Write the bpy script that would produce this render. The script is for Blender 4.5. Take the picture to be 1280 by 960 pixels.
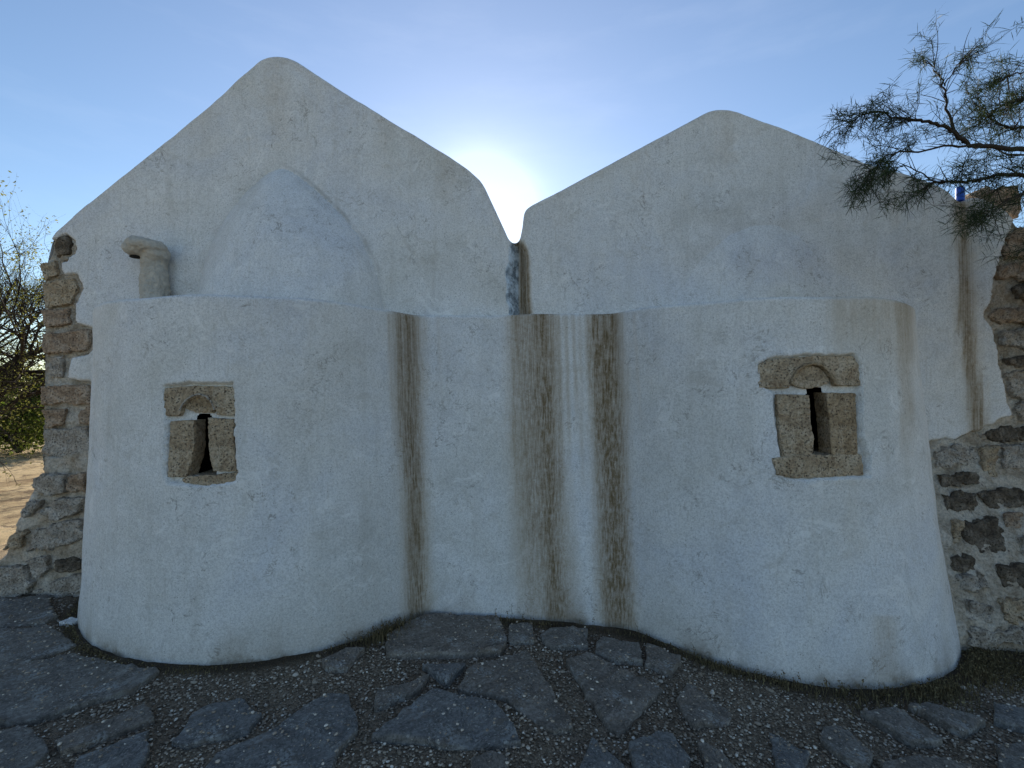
import bpy, bmesh, math, random
import numpy as np
from mathutils import Vector, Matrix
from mathutils.bvhtree import BVHTree
random.seed(7); rng = np.random.default_rng(7)
S = bpy.context.scene
for o in list(bpy.data.objects): bpy.data.objects.remove(o)
R = math.radians
# ------------------------------------------------------------------ camera
F = 600.0; CAMZ = 1.6; PITCH = math.atan(8 / F)
cd = bpy.data.cameras.new('camera'); cam = bpy.data.objects.new('camera', cd)
S.collection.objects.link(cam); S.camera = cam
cam.location = (0, 0, CAMZ); cam.rotation_euler = (R(90) + PITCH, 0, 0)
cd.sensor_width = 36; cd.lens = 36 * F / 1280; cd.clip_start = 0.05; cd.clip_end = 3000
# ------------------------------------------------------------------ sky and sun
SUN_EL, SUN_AZ = R(20.2), R(-3.6)            # azimuth from +Y towards +X
SD = Vector((math.sin(SUN_AZ) * math.cos(SUN_EL), math.cos(SUN_AZ) * math.cos(SUN_EL), math.sin(SUN_EL)))
W = bpy.data.worlds.new('World'); S.world = W; W.use_nodes = True
nt = W.node_tree; nt.nodes.clear()
def wn(t, **k):
    n = nt.nodes.new(t)
    for a, b in k.items(): setattr(n, a, b)
    return n
out = wn('ShaderNodeOutputWorld'); bg = wn('ShaderNodeBackground')
sky = wn('ShaderNodeTexSky', sky_type='NISHITA', sun_disc=False, sun_elevation=SUN_EL, sun_rotation=SUN_AZ,
         altitude=0, air_density=1.0, dust_density=0.06, ozone_density=2.4)
bg.inputs['Strength'].default_value = 0.10
tc = wn('ShaderNodeTexCoord')
# thin high cloud, laid out by sky direction
mp = wn('ShaderNodeMapping'); mp.inputs['Scale'].default_value = (1.3, 1.3, 6.0)
nz = wn('ShaderNodeTexNoise'); nz.inputs['Scale'].default_value = 3.0; nz.inputs['Detail'].default_value = 7; nz.inputs['Roughness'].default_value = .6
cr = wn('ShaderNodeValToRGB'); cr.color_ramp.elements[0].position = .5; cr.color_ramp.elements[1].position = .8
cr.color_ramp.elements[1].color = (.045, .045, .045, 1)
mx = wn('ShaderNodeMixRGB'); mx.inputs[2].default_value = (8.5, 9.0, 9.8, 1)
L = nt.links.new
L(tc.outputs['Generated'], mp.inputs[0]); L(mp.outputs[0], nz.inputs[0]); L(nz.outputs[0], cr.inputs[0])
L(cr.outputs[0], mx.inputs[0]); L(sky.outputs[0], mx.inputs[1])
# solar aureole: forward scattered light round the sun's own direction
dp = wn('ShaderNodeVectorMath', operation='DOT_PRODUCT'); dp.inputs[1].default_value = SD
nm = wn('ShaderNodeVectorMath', operation='NORMALIZE'); L(tc.outputs['Generated'], nm.inputs[0]); L(nm.outputs[0], dp.inputs[0])
cl = wn('ShaderNodeMath', operation='MAXIMUM'); cl.inputs[1].default_value = 0; L(dp.outputs['Value'], cl.inputs[0])
prev = mx.outputs[0]
for ex, am, colr in ((420, 12, (1, .97, .9, 1)), (60, .8, (1, .97, .92, 1)), (7, .9, (1, .88, .92, 1))):
    pw = wn('ShaderNodeMath', operation='POWER'); pw.inputs[1].default_value = ex; L(cl.outputs[0], pw.inputs[0])
    ml = wn('ShaderNodeMath', operation='MULTIPLY'); ml.inputs[1].default_value = am; L(pw.outputs[0], ml.inputs[0])
    ad = wn('ShaderNodeMixRGB', blend_type='ADD'); ad.inputs[2].default_value = colr
    L(ml.outputs[0], ad.inputs[0]); L(prev, ad.inputs[1]); prev = ad.outputs[0]
L(prev, bg.inputs['Color']); L(bg.outputs[0], out.inputs[0])
sl = bpy.data.lights.new('sun', 'SUN'); sun = bpy.data.objects.new('sun', sl); S.collection.objects.link(sun)
sl.energy = 5.0; sl.angle = R(.5); sl.color = (1, .93, .82)
sun.rotation_euler = SD.to_track_quat('Z', 'Y').to_euler()
S.view_settings.view_transform = 'Standard'; S.view_settings.look = 'None'
S.view_settings.exposure = 0.75; S.view_settings.gamma = 1; S.view_settings.use_curve_mapping = False
S.render.resolution_x = 1024; S.render.resolution_y = 768
# ------------------------------------------------------------------ projection helpers
fw = np.array([0, math.cos(PITCH), math.sin(PITCH)]); up = np.array([0, -math.sin(PITCH), math.cos(PITCH)])
CP = np.array([0, 0, CAMZ])
def ray(px, py):
    return fw + np.array([1., 0, 0]) * ((px - 640) / F) + up * ((480 - py) / F)
def P(px, py, Y):
    d = ray(px, py); return CP + d * (Y / d[1])
def proj(V):
    q = V - CP; dz = q @ fw; dz = np.where(dz < .05, .05, dz)
    return 640 + F * q[..., 0] / dz, 480 - F * (q @ up) / dz
def ground_z(x, y):
    x = np.asarray(x, float)
    return -0.05 * (np.sqrt(np.clip(x, 0, 6)**2 + .04) - .2) 
def PG(px, py):
    d = ray(px, py); z = 0.
    for _ in range(6):
        t = (z - CAMZ) / d[2]; q = CP + d * t; z = float(ground_z(q[0], q[1]))
    return q
# ------------------------------------------------------------------ noise
_T = rng.random((64, 64, 64))
def vnoise(p):
    i = np.floor(p).astype(int); f = p - i; f = f * f * (3 - 2 * f); r = 0
    for a in (0, 1):
        for b in (0, 1):
            for c in (0, 1):
                w = (f[..., 0] if a else 1 - f[..., 0]) * (f[..., 1] if b else 1 - f[..., 1]) * (f[..., 2] if c else 1 - f[..., 2])
                r = r + w * _T[(i[..., 0] + a) % 64, (i[..., 1] + b) % 64, (i[..., 2] + c) % 64]
    return r * 2 - 1
def fbm(p, s, o=4, g=.5):
    p = np.asarray(p) * s; r = 0; a = 1; t = 0
    for k in range(o):
        r = r + a * vnoise(p + 17.3 * k); t += a; a *= g; p = p * 2.03
    return r / t
def sstep(a, b, x):
    t = np.clip((x - a) / (b - a), 0, 1); return t * t * (3 - 2 * t)
def inpoly(px, py, poly):
    r = np.zeros(px.shape, bool); n = len(poly)
    for i in range(n):
        x0, y0 = poly[i]; x1, y1 = poly[(i + 1) % n]
        if y0 == y1: continue
        c = ((y0 > py) != (y1 > py)) & (px < (x1 - x0) * (py - y0) / (y1 - y0) + x0)
        r ^= c
    return r
def polydist(px, py, poly):        # unsigned distance to outline
    d = np.full(px.shape, 1e9); n = len(poly)
    for i in range(n):
        a = np.array(poly[i], float); b = np.array(poly[(i + 1) % n], float); ab = b - a
        t = np.clip(((px - a[0]) * ab[0] + (py - a[1]) * ab[1]) / (ab @ ab + 1e-9), 0, 1)
        d = np.minimum(d, np.hypot(px - a[0] - t * ab[0], py - a[1] - t * ab[1]))
    return d
# ------------------------------------------------------------------ objects
COL = S.collection
def link(name, me, mat=None, parent=None, loc=(0, 0, 0)):
    o = bpy.data.objects.new(name, me); COL.objects.link(o)
    if mat: me.materials.append(mat)
    o.location = loc
    if parent is not None:
        o.parent = parent; o.location = Vector(loc) - Vector(parent.location)
    return o
def tag(o, label=None, cat=None, group=None, kind=None):
    for k, v in (('label', label), ('category', cat), ('group', group), ('kind', kind)):
        if v: o[k] = v
    return o
def empty(name, loc):
    o = bpy.data.objects.new(name, None); COL.objects.link(o); o.location = loc; return o

def npmesh(name, V, Fc, smooth=True, origin=(0, 0, 0)):
    me = bpy.data.meshes.new(name); V = np.asarray(V, float).reshape(-1, 3) - np.array(origin); Fc = np.asarray(Fc, int)
    k = Fc.shape[1]
    me.vertices.add(len(V)); me.vertices.foreach_set('co', V.astype(np.float32).ravel())
    me.loops.add(Fc.size); me.loops.foreach_set('vertex_index', Fc.ravel().astype(np.int32))
    me.polygons.add(len(Fc)); me.polygons.foreach_set('loop_start', (np.arange(len(Fc)) * k).astype(np.int32))
    me.polygons.foreach_set('loop_total', np.full(len(Fc), k, np.int32))
    me.update(calc_edges=True)
    if smooth: me.polygons.foreach_set('use_smooth', np.ones(len(Fc), bool))
    return me
def gridfaces(n, m, keep=None, flip=False):
    i, j = np.meshgrid(np.arange(n - 1), np.arange(m - 1), indexing='ij')
    a = i * m + j; f = np.stack([a, a + m, a + m + 1, a + 1], -1)
    if flip: f = f[..., ::-1]
    return f[keep] if keep is not None else f.reshape(-1, 4)
def attr(me, name, vals):
    a = me.attributes.new(name, 'FLOAT', 'POINT'); a.data.foreach_set('value', np.asarray(vals, np.float32).ravel())
# ------------------------------------------------------------------ materials
class Mat:
    def __init__(s, name, rough=.9, spec=.2):
        s.m = bpy.data.materials.new(name); s.m.use_nodes = True; s.t = s.m.node_tree
        s.b = s.t.nodes['Principled BSDF']; s.b.inputs['Roughness'].default_value = rough
        s.b.inputs['Specular IOR Level'].default_value = spec
        s.tc = s.t.nodes.new('ShaderNodeTexCoord').outputs['Object']
    def n(s, t, **k):
        n = s.t.nodes.new(t)
        for a, b in k.items(): setattr(n, a, b)
        return n
    def L(s, a, b): s.t.links.new(a, b)
    def map(s, sc, src=None):
        m = s.n('ShaderNodeMapping'); m.inputs['Scale'].default_value = sc; s.L(src or s.tc, m.inputs[0]); return m.outputs[0]
    def noise(s, sc, det=6, rough=.6, vec=None, dist=0):
        n = s.n('ShaderNodeTexNoise'); n.inputs['Scale'].default_value = sc; n.inputs['Detail'].default_value = det
        n.inputs['Roughness'].default_value = rough; n.inputs['Distortion'].default_value = dist
        s.L(vec or s.tc, n.inputs[0]); return n.outputs[0]
    def vor(s, sc, feat='F1', vec=None, outn='Distance', rand=1):
        n = s.n('ShaderNodeTexVoronoi', feature=feat); n.inputs['Scale'].default_value = sc; n.inputs['Randomness'].default_value = rand
        s.L(vec or s.tc, n.inputs[0]); return n.outputs[outn]
    def ramp(s, f, *st):
        r = s.n('ShaderNodeValToRGB'); e = r.color_ramp.elements
        while len(e) < len(st): e.new(.5)
        for q, (p, c) in zip(e, st):
            q.position = p; q.color = (c, c, c, 1) if isinstance(c, (int, float)) else tuple(c) + (1,)
        s.L(f, r.inputs[0]); return r.outputs[0]
    def mix(s, f, a, b, mode='MIX'):
        n = s.n('ShaderNodeMixRGB', blend_type=mode)
        for i, v in enumerate((f, a, b)):
            if isinstance(v, (int, float)): n.inputs[i].default_value = v if i == 0 else (v, v, v, 1)
            elif isinstance(v, tuple): n.inputs[i].default_value = v + (1,)
            else: s.L(v, n.inputs[i])
        return n.outputs[0]
    def math(s, op, a, b=0, clamp=False):
        n = s.n('ShaderNodeMath', operation=op); n.use_clamp = clamp
        for i, v in enumerate((a, b)):
            if isinstance(v, (int, float)): n.inputs[i].default_value = v
            else: s.L(v, n.inputs[i])
        return n.outputs[0]
    def attr(s, name):
        n = s.n('ShaderNodeAttribute'); n.attribute_name = name; return n.outputs['Fac']
    def col(s, v): 
        if isinstance(v, tuple): s.b.inputs['Base Color'].default_value = v + (1,)
        else: s.L(v, s.b.inputs['Base Color'])
        return s
    def bump(s, *hs):
        prev = None
        for h, st, d in hs:
            b = s.n('ShaderNodeBump'); b.inputs['Strength'].default_value = st; b.inputs['Distance'].default_value = d
            s.L(h, b.inputs['Height'])
            if prev: s.L(prev, b.inputs['Normal'])
            prev = b.outputs[0]
        s.L(prev, s.b.inputs['Normal']); return s

def plaster_mat():
    m = Mat('lime_plaster', .92, .15)
    big = m.noise(1.1, 5, .6, dist=.6); mid = m.noise(5, 9, .72); fine = m.noise(75, 3, .6); grit = m.noise(170, 2, .6)
    c = m.ramp(big, (.33, (.70, .69, .645)), (.5, (.79, .785, .76)), (.68, (.72, .735, .755)))
    c = m.mix(.22, c, m.ramp(mid, (.34, .40), (.5, .80), (.66, .95)), 'MULTIPLY')
    c = m.mix(.22, c, m.ramp(fine, (.42, .30), (.52, 1.)), 'MULTIPLY')
    c = m.mix(.24, c, m.ramp(grit, (.42, .25), (.50, 1.)), 'MULTIPLY')
    # vertical brush marks and washes
    w = m.noise(1, 6, .65, m.map((9, 9, .7)))
    c = m.mix(m.ramp(w, (.5, 0.), (.72, .30)), c, (.44, .42, .37))
    w2 = m.noise(1, 4, .7, m.map((70, 70, 3.5))); c = m.mix(m.math('MULTIPLY', m.ramp(w2, (.56, 0.), (.62, .35)), m.ramp(mid, (.45, 0.), (.58, 1.))), c, (.47, .45, .40))
    # trowel scuffs: short thin dark arcs, in patches
    n1 = m.noise(5.5, 5, .62, dist=1.8); thin = m.math('ABSOLUTE', m.math('SUBTRACT', n1, .5))
    patch = m.ramp(m.noise(2.3, 5, .65), (.50, 0.), (.57, 1.))
    arcs = m.math('MULTIPLY', m.ramp(thin, (.006, 1.), (.018, 0.)), patch)
    arcs = m.math('MULTIPLY', arcs, m.ramp(m.noise(13, 4, .6), (.47, 0.), (.54, 1.)))
    c = m.mix(m.math('MULTIPLY', arcs, .75), c, (.26, .245, .22))
    sc = m.noise(3.4, 10, .82, dist=1.6); c = m.mix(m.ramp(sc, (.57, 0.), (.60, .36)), c, (.46, .44, .39))
    lite = m.noise(4.1, 9, .8, dist=1.2); c = m.mix(m.ramp(lite, (.58, 0.), (.61, .4)), c, (.88, .87, .84))
    # pits: flat dark dots, the shade inside them put into the colour
    v = m.vor(55); vr = m.vor(55, outn='Color'); pit = m.math('MULTIPLY', m.ramp(v, (.12, 1.), (.2, 0.)), m.ramp(vr, (.72, 0.), (.74, 1.)))
    c = m.mix(m.math('MULTIPLY', pit, .75), c, (.18, .17, .15))
    c = m.mix(m.attr('crease_shade'), c, (.24, .22, .19))  # painted crease shade, dark lines on the gable plaster
    # stains
    st = m.attr('stain'); streak = m.noise(1, 8, .66, m.map((80, 80, .8))); stm = m.noise(30, 6, .75)
    k = m.math('MULTIPLY', st, m.ramp(streak, (.34, .70), (.60, 1.14)))
    k = m.math('MULTIPLY', k, m.ramp(stm, (.35, .84), (.6, 1.05)), True)
    sc2 = m.ramp(k, (0., (.52, .42, .28)), (.35, (.35, .262, .15)), (.75, (.205, .148, .080)), (1., (.11, .084, .05)))
    c = m.mix(m.math('MULTIPLY', k, 1.2, True), c, sc2)
    c = m.mix(m.attr('blue'), c, m.mix(m.ramp(m.noise(16, 8, .75), (.42, 0.), (.58, 1.)), (.13, .17, .21), (.60, .70, .78)))
    c = m.mix(m.math('MULTIPLY', m.attr('splash'), m.ramp(mid, (.38, .2), (.6, 1.2)), True), c, (.22, .185, .14))
    m.col(c)
    m.bump((mid, .35, .02), (m.noise(28, 6, .65), .4, .006), (fine, .6, .003), (arcs, -.6, .004), (sc, .5, .006))
    return m.m
M_PL = plaster_mat()
def mortar_mat(nm='rough_mortar', k_=1.):
    m = Mat(nm, .95, .1)
    a = m.noise(5, 8, .7, dist=.5); b = m.noise(60, 5, .7)
    c = m.ramp(a, (.3, (.30, .235, .165)), (.44, (.52, .435, .33)), (.56, (.70, .62, .51)), (.68, (.82, .77, .68)))
    c = m.mix(.45, c, m.ramp(b, (.42, .35), (.54, 1.)), 'MULTIPLY')
    v = m.vor(16, 'F1', m.map((1, 1, 1.8))); c = m.mix(m.ramp(m.noise(18, 8, .8, dist=.8), (.58, 0.), (.64, .7)), c, (.11, .09, .07))
    if k_ != 1.: c = m.mix(.65, c, (.68, .64, .55))
    m.col(c)
    m.bump((a, .8, .05), (m.noise(22, 8, .7, dist=.5), 1., .03), (b, .9, .008)); return m.m
M_MO = mortar_mat(); M_MP = mortar_mat('pale_mortar', .5)
def stone_mat(name, c1, c2, c3, pits=1.0):
    m = Mat(name, .95, .1)
    a = m.noise(9, 8, .7, dist=.4); b = m.noise(70, 6, .75); v = m.vor(62, 'F1')
    c1, c2, c3 = [tuple(min(.78, q * f_) for q, f_ in zip(cc, (1.45, 1.47, 1.52))) for cc in (c1, c2, c3)]
    c = m.ramp(a, (.36, c1), (.5, c2), (.64, c3))
    c = m.mix(.5, c, m.ramp(b, (.42, .25), (.53, 1.)), 'MULTIPLY')
    pit = m.math('MULTIPLY', m.ramp(v, (.20, 1.), (.34, 0.)), m.ramp(m.noise(19, 4, .6), (.42, 0.), (.50, pits)))
    c = m.mix(m.math('MULTIPLY', pit, .65), c, (.05, .04, .03))
    m.col(c)
    m.bump((a, .7, .025), (m.noise(34, 8, .75), 1., .022), (m.math('SUBTRACT', 1, pit), 1., .014), (b, .9, .006)); return m.m
M_SAND = stone_mat('sandstone', (.26, .185, .115), (.41, .315, .205), (.50, .41, .29))
M_GREY = stone_mat('grey_limestone', (.26, .215, .165), (.38, .33, .265), (.50, .45, .375))
M_OCH = stone_mat('ochre_sandstone', (.22, .155, .09), (.36, .265, .16), (.46, .36, .245))
M_DARK = stone_mat('dark_weathered_stone', (.07, .053, .038), (.14, .112, .08), (.27, .225, .17), 1.)
M_RED = stone_mat('reddish_sandstone', (.22, .15, .095), (.36, .26, .175), (.46, .36, .26))
def slab_mat(name, c1, c2, c3):
    m = Mat(name, .8, .3)
    a = m.noise(4, 10, .78, dist=1.4); b = m.noise(60, 5, .75); l = m.noise(5, 6, .65)
    c = m.ramp(a, (.36, c1), (.5, c2), (.62, c3))
    c = m.mix(.55, c, m.ramp(b, (.42, .35), (.54, 1.)), 'MULTIPLY')
    # split layers of the slate: thin darker contour lines
    n1 = m.noise(3.2, 7, .7, dist=1.0); lay = m.ramp(m.math('ABSOLUTE', m.math('SUBTRACT', n1, .5)), (.003, 1.), (.010, 0.))
    c = m.mix(m.math('MULTIPLY', lay, .6), c, (.05, .045, .04))
    # earth lodged on the surface
    c = m.mix(m.ramp(m.noise(6, 9, .78, dist=.8), (.54, 0.), (.61, .6)), c, (.24, .19, .14))
    # grit and lichen flecks
    msk = m.ramp(l, (.36, 0.), (.50, 1.))
    for sc_, th in ((70, .55), (38, .70), (22, .86)):
        wv = m.n('ShaderNodeVectorMath', operation='ADD'); m.L(m.tc, wv.inputs[0]); m.L(m.mix(1., m.noise(sc_ * 1.5, 2, .6), (.02, .02, .02), 'MULTIPLY'), wv.inputs[1])
        v = m.vor(sc_, 'F1', wv.outputs[0]); rv = m.vor(sc_, 'F1', wv.outputs[0], 'Color')
        d = m.math('MULTIPLY', m.ramp(v, (.22, 1.), (.30, 0.)), m.ramp(rv, (th, 0.), (th + .04, 1.))); d = m.math('MULTIPLY', d, msk)
        c = m.mix(m.math('MULTIPLY', d, .85), c, (.62, .59, .53))
    pt = m.math('MULTIPLY', m.ramp(m.noise(4.5, 3, .5), (.60, 0.), (.66, 1.)), m.ramp(m.noise(60, 4, .7), (.46, 0.), (.52, 1.)))
    c = m.mix(m.math('MULTIPLY', pt, .7), c, (.55, .55, .52))
    m.col(c)
    m.bump((a, .9, .04), (lay, -.8, .01), (m.noise(16, 9, .78, dist=.6), 1., .025), (b, .9, .006)); return m.m
M_S1 = slab_mat('blue_slate', (.21, .198, .18), (.34, .325, .30), (.50, .485, .455))
M_S2 = slab_mat('brown_slate', (.23, .19, .15), (.37, .315, .255), (.52, .455, .385))
M_S3 = slab_mat('grey_slate', (.225, .195, .16), (.37, .33, .28), (.52, .475, .41))
def ground_mat():
    m = Mat('gravel_earth', .95, .15)
    a = m.noise(1.2, 7, .65); g = m.vor(85); gc = m.vor(85, outn='Color'); b = m.noise(120, 4, .7)
    near = m.ramp(a, (.35, (.19, .14, .095)), (.65, (.28, .22, .155)))
    near = m.mix(.7, near, m.ramp(gc, (.2, .45), (.8, 1.5)), 'MULTIPLY')
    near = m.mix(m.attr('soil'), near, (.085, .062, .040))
    far = m.ramp(m.noise(.8, 9, .7, dist=.7), (.38, (.26, .17, .085)), (.5, (.60, .44, .24)), (.66, (.74, .58, .36)))
    far = m.mix(m.ramp(m.noise(3.2, 9, .78, dist=.6), (.53, 0.), (.58, .8)), far, (.13, .085, .05))  # dark patches painted for dappled tree shadow, dirt and debris on the sand
    far = m.mix(m.ramp(m.noise(26, 4, .7), (.60, 0.), (.64, .7)), far, (.16, .11, .07))
    c = m.mix(m.attr('sandy'), near, far)
    c = m.mix(.4, c, m.ramp(b, (.35, .4), (.6, 1.1)), 'MULTIPLY')
    m.col(c); m.bump((m.math('SUBTRACT', 1, g), .9, .012), (m.noise(30, 6, .7), .6, .012), (b, .5, .003)); return m.m
M_GR = ground_mat()
def vcol_mat(name, c1, c2, c3, rough=.85, bs=0, trans=0):
    m = Mat(name, rough, .15); r = m.attr('shade')
    c = m.ramp(r, (0., c1), (.5, c2), (1., c3)); m.col(c)
    if bs: m.bump((m.noise(bs, 6, .7), .7, .01))
    if trans:      # thin leaves let some light through
        tr = m.n('ShaderNodeBsdfTranslucent'); m.L(m.mix(1., c, (1.6, 1.7, .9), 'MULTIPLY'), tr.inputs[0]); ms = m.n('ShaderNodeMixShader'); ms.inputs[0].default_value = trans
        m.L(m.b.outputs[0], ms.inputs[1]); m.L(tr.outputs[0], ms.inputs[2]); m.L(ms.outputs[0], m.t.nodes['Material Output'].inputs[0])
    return m.m
M_PEB = vcol_mat('pebble', (.20, .158, .115), (.38, .31, .235), (.78, .71, .60))
M_WEED = vcol_mat('dry_weed', (.08, .058, .030), (.15, .115, .058), (.25, .20, .10))
M_BARK = vcol_mat('bark', (.022, .016, .012), (.036, .028, .022), (.06, .048, .038), .9, 40)
M_LEAF = vcol_mat('tamarisk_green', (.018, .030, .012), (.035, .052, .022), (.06, .078, .035), .7, 0, .12)
M_LEAFY = vcol_mat('olive_leaf', (.075, .075, .03), (.13, .125, .05), (.21, .18, .08), .7, 0, .5)
M_BUSH = vcol_mat('bush_leaf', (.05, .075, .018), (.09, .115, .03), (.16, .17, .05), .7, 0, .5)
mp_ = Mat('blue_plastic', .4, .4); mp_.col((.02, .09, .42)); M_BLUE = mp_.m
mp_ = Mat('black_void', .9, .1); mp_.col((.03, .028, .025)); M_VOID = mp_.m

# ------------------------------------------------------------------ chapel
GY = 3.8
chapel = empty('chapel', (0, GY, 0))
tag(chapel, 'whitewashed twin gabled stone chapel with two rounded apses and rust brown water stains', 'chapel')
# --- apse plan curves
def plan(lc, lrx, lry, yl, rc, rrxl, rrxr, rry, kk=9, n=(360, 130, 380)):
    # left ellipse centre lc, right ellipse centre rc, linking wall depth yl
    ylL, ylR = yl; aL = math.asin((lc[1] - ylL) / lry); th = np.linspace(math.pi, aL, n[0])
    pl = np.stack([lc[0] + lrx * np.cos(th), lc[1] - lry * np.sin(th)], 1)
    aR = math.asin((rc[1] - ylR) / rry); th = np.linspace(math.pi - aR, 0, n[2])
    rx = np.where(np.cos(th) < 0, rrxl, rrxr)
    pr = np.stack([rc[0] + rx * np.cos(th), rc[1] - rry * np.sin(th)], 1)
    mid = np.stack([np.linspace(pl[-1, 0], pr[0, 0], n[1] + 2)[1:-1], np.linspace(ylL, ylR, n[1] + 2)[1:-1]], 1)
    q = np.concatenate([pl, mid, pr]); k = kk; w = np.exp(-np.linspace(-2, 2, 2 * k + 1)**2); w /= w.sum()
    qq = np.concatenate([np.repeat(q[:1], k, 0), q, np.repeat(q[-1:], k, 0)])
    sm = np.stack([np.convolve(qq[:, a], w, 'valid') for a in (0, 1)], 1); sm[:k] = q[:k]; sm[-k:] = q[-k:]
    return sm
top = plan((-1.90, 4.16), 1.31, 1.30, (3.62, 3.60), (1.82, 4.23), 1.2, 1.34, 1.33, 12)
bot = plan((-1.85, 4.29), 1.50, 1.50, (3.42, 3.24), (1.90, 4.21), 1.38, 1.51, 1.50, 22)
NL, NM, NR = 360, 130, 380
NC = len(top); NV = 230; ZT = 2.17
gz = ground_z(bot[:, 0], bot[:, 1]) - .12
t = np.linspace(0, 1, NV)
wgt = (1 - t)**1.35
base = np.zeros((NC, NV, 3))
ztop = ZT + .006 * np.sin(top[:, 0] * 3.1) + .004 * np.sin(top[:, 0] * 9) 
for a in (0, 1): base[..., a] = top[:, None, a] * (1 - wgt) + bot[:, None, a] * wgt
base[..., 2] = gz[:, None] * (1 - t) + (ztop[:, None] - .02) * t
tx = np.gradient(base[:, :, 0], axis=0); ty = np.gradient(base[:, :, 1], axis=0)
nrm = np.stack([ty, -tx, np.zeros_like(tx)], -1); nrm /= np.linalg.norm(nrm, axis=-1, keepdims=True) + 1e-9
apse_bvh = BVHTree.FromPolygons([tuple(v) for v in base.reshape(-1, 3)], [tuple(int(q) for q in f) for f in gridfaces(NC, NV)])
def Zr(x0, y0, s, pts): return [(x0 + x / s, y0 + y / s) for x, y in pts]
WL = lambda p: Zr(180, 450, 5.336, p)
WR = lambda p: Zr(920, 420, 4.8, p)
recL = WL([(125,160),(300,148),(600,148),(610,350),(603,500),(628,740),(620,812),(430,848),(160,825),(130,760),(138,500),(135,350)])
recR = WR([(130,165),(200,128),(450,107),(710,107),(748,180),(750,300),(756,600),(798,712),(805,845),(400,868),(285,850),(262,720),(232,520),(222,340),(150,300)])
slotL = WL([(328,352),(428,352),(440,400),(448,560),(456,690),(468,785),(440,788),(268,785),(306,560)])
slotR = WR([(442,306),(540,306),(560,350),(586,500),(592,728),(438,728),(450,600),(430,480)])
px, py = proj(base)
nj = fbm(base, 26, 3) * 3.0
def rec_depth(poly):
    d = polydist(px + nj, py + nj * .7, poly); ins = inpoly(px + nj, py + nj * .7, poly)
    return np.where(ins, sstep(0, 2.6, d), 0.)
rd = np.maximum(rec_depth(recL), rec_depth(recR))
lip = np.zeros_like(rd)
for pl_ in (recL, recR):
    d = polydist(px + nj, py + nj * .7, pl_); lip = np.maximum(lip, np.exp(-(d / 7)**2) * (1 - rd))
disp = fbm(base, 1.3, 3) * .022 + fbm(base, 6, 3) * .0045 + fbm(base, 24, 2) * .0016 + lip * .004
disp = disp * (1 - rd * .8) - rd * (.040 + .006 * fbm(base, 30, 3))
slot = inpoly(px, py, slotL) | inpoly(px, py, slotR)
def path_mask(px, py, pts, hw, soft, y0=None, y1=None, fade=10):
    pts = np.array(pts, float); cx = np.interp(py, pts[:, 1], pts[:, 0]); w = hw if np.isscalar(hw) else np.interp(py, pts[:, 1], hw)
    m = 1 - sstep(w - soft, w + soft, np.abs(px - cx))
    a = y0 if y0 is not None else pts[0, 1]; b = y1 if y1 is not None else pts[-1, 1]
    return m * sstep(a - 3, a + 1, py) * (1 - sstep(b - fade, b + fade, py))
wob = fbm(base * np.array([1, 1, .35]), 5, 3) * 7
wx = px + wob * .7 + fbm(base * np.array([1, 1, .05]), 40, 3) * 4
st = np.zeros_like(px)
def add(m, s): 
    global st
    st = 1 - (1 - st) * (1 - np.clip(m * s, 0, 1))
wf = px + fbm(base * np.array([1, 1, .04]), 60, 2) * 3 + fbm(base * np.array([1, 1, .3]), 4, 3) * 5
add(path_mask(wf, py, [(510,392),(515,560),(519,700),(523,785)], [19,18,16,18], 12), .50)
add(path_mask(wx, py, [(509,392),(514,560),(520,700),(523,785)], [11,10,9,12], 10), .46)
add(path_mask(wf, py, [(495,392),(498,560)], 9, 9, fade=90), .20)
add(path_mask(wf, py, [(665,392),(672,560),(682,700),(690,790)], [33,35,38,34], 14), .46)
add(path_mask(wx, py, [(652,392),(662,560),(668,700)], 9, 7, fade=60), .26)
add(path_mask(wx, py, [(677,392),(681,520),(686,600),(690,700),(698,790)], [13,13,11,10,16], 12), .56)
add(path_mask(wf, py, [(755,392),(760,500),(766,640),(773,810)], [23,24,23,25], 11), .58)
add(path_mask(wx, py, [(757,392),(759,500),(766,640),(772,810)], [17,14,10,14], 11), .50)
for x_, y1_, s_ in ((700,620,.30),(709,560,.34),(717,520,.40),(724,600,.26),(732,500,.30),(741,640,.22),(640,600,.22),(645,480,.22),(792,520,.16),(546,470,.16),(486,520,.16)):
    add(path_mask(px + fbm(base * np.array([1, 1, .2]), 5, 3) * 5, py, [(x_,392),(x_+5,y1_)], 2.2, 2.2, fade=50), s_)
add(path_mask(wx, py, [(1090,372),(1092,440)], 52, 14, fade=60), .30)
add(path_mask(wx, py, [(1128,372),(1133,560)], 11, 7, fade=60), .32)
add(path_mask(wx, py, [(1160,430),(1190,760)], 6, 8, fade=80), .22)
add(path_mask(wx, py, [(1104,770),(1108,858)], 16, 12, fade=8) , .30)
add(path_mask(wx, py, [(1060,560),(1064,700)], 13, 12, fade=60), .12)
add(path_mask(wx, py, [(350,372),(352,560)], 90, 60, fade=90), .08)
hb = base[..., 2] - (gz[:, None] + .12)
splash = (.8 * np.exp(-np.clip(hb, 0, 9) / .04) + .38 * np.exp(-np.clip(hb, 0, 9) / .13)) * np.clip(1 + 1.6 * fbm(base, 5, 4), .1, 2)
facekeep = ~(slot[:-1, :-1] & slot[1:, 1:] & slot[:-1, 1:] & slot[1:, :-1])
V = base + nrm * disp[..., None]
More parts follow.
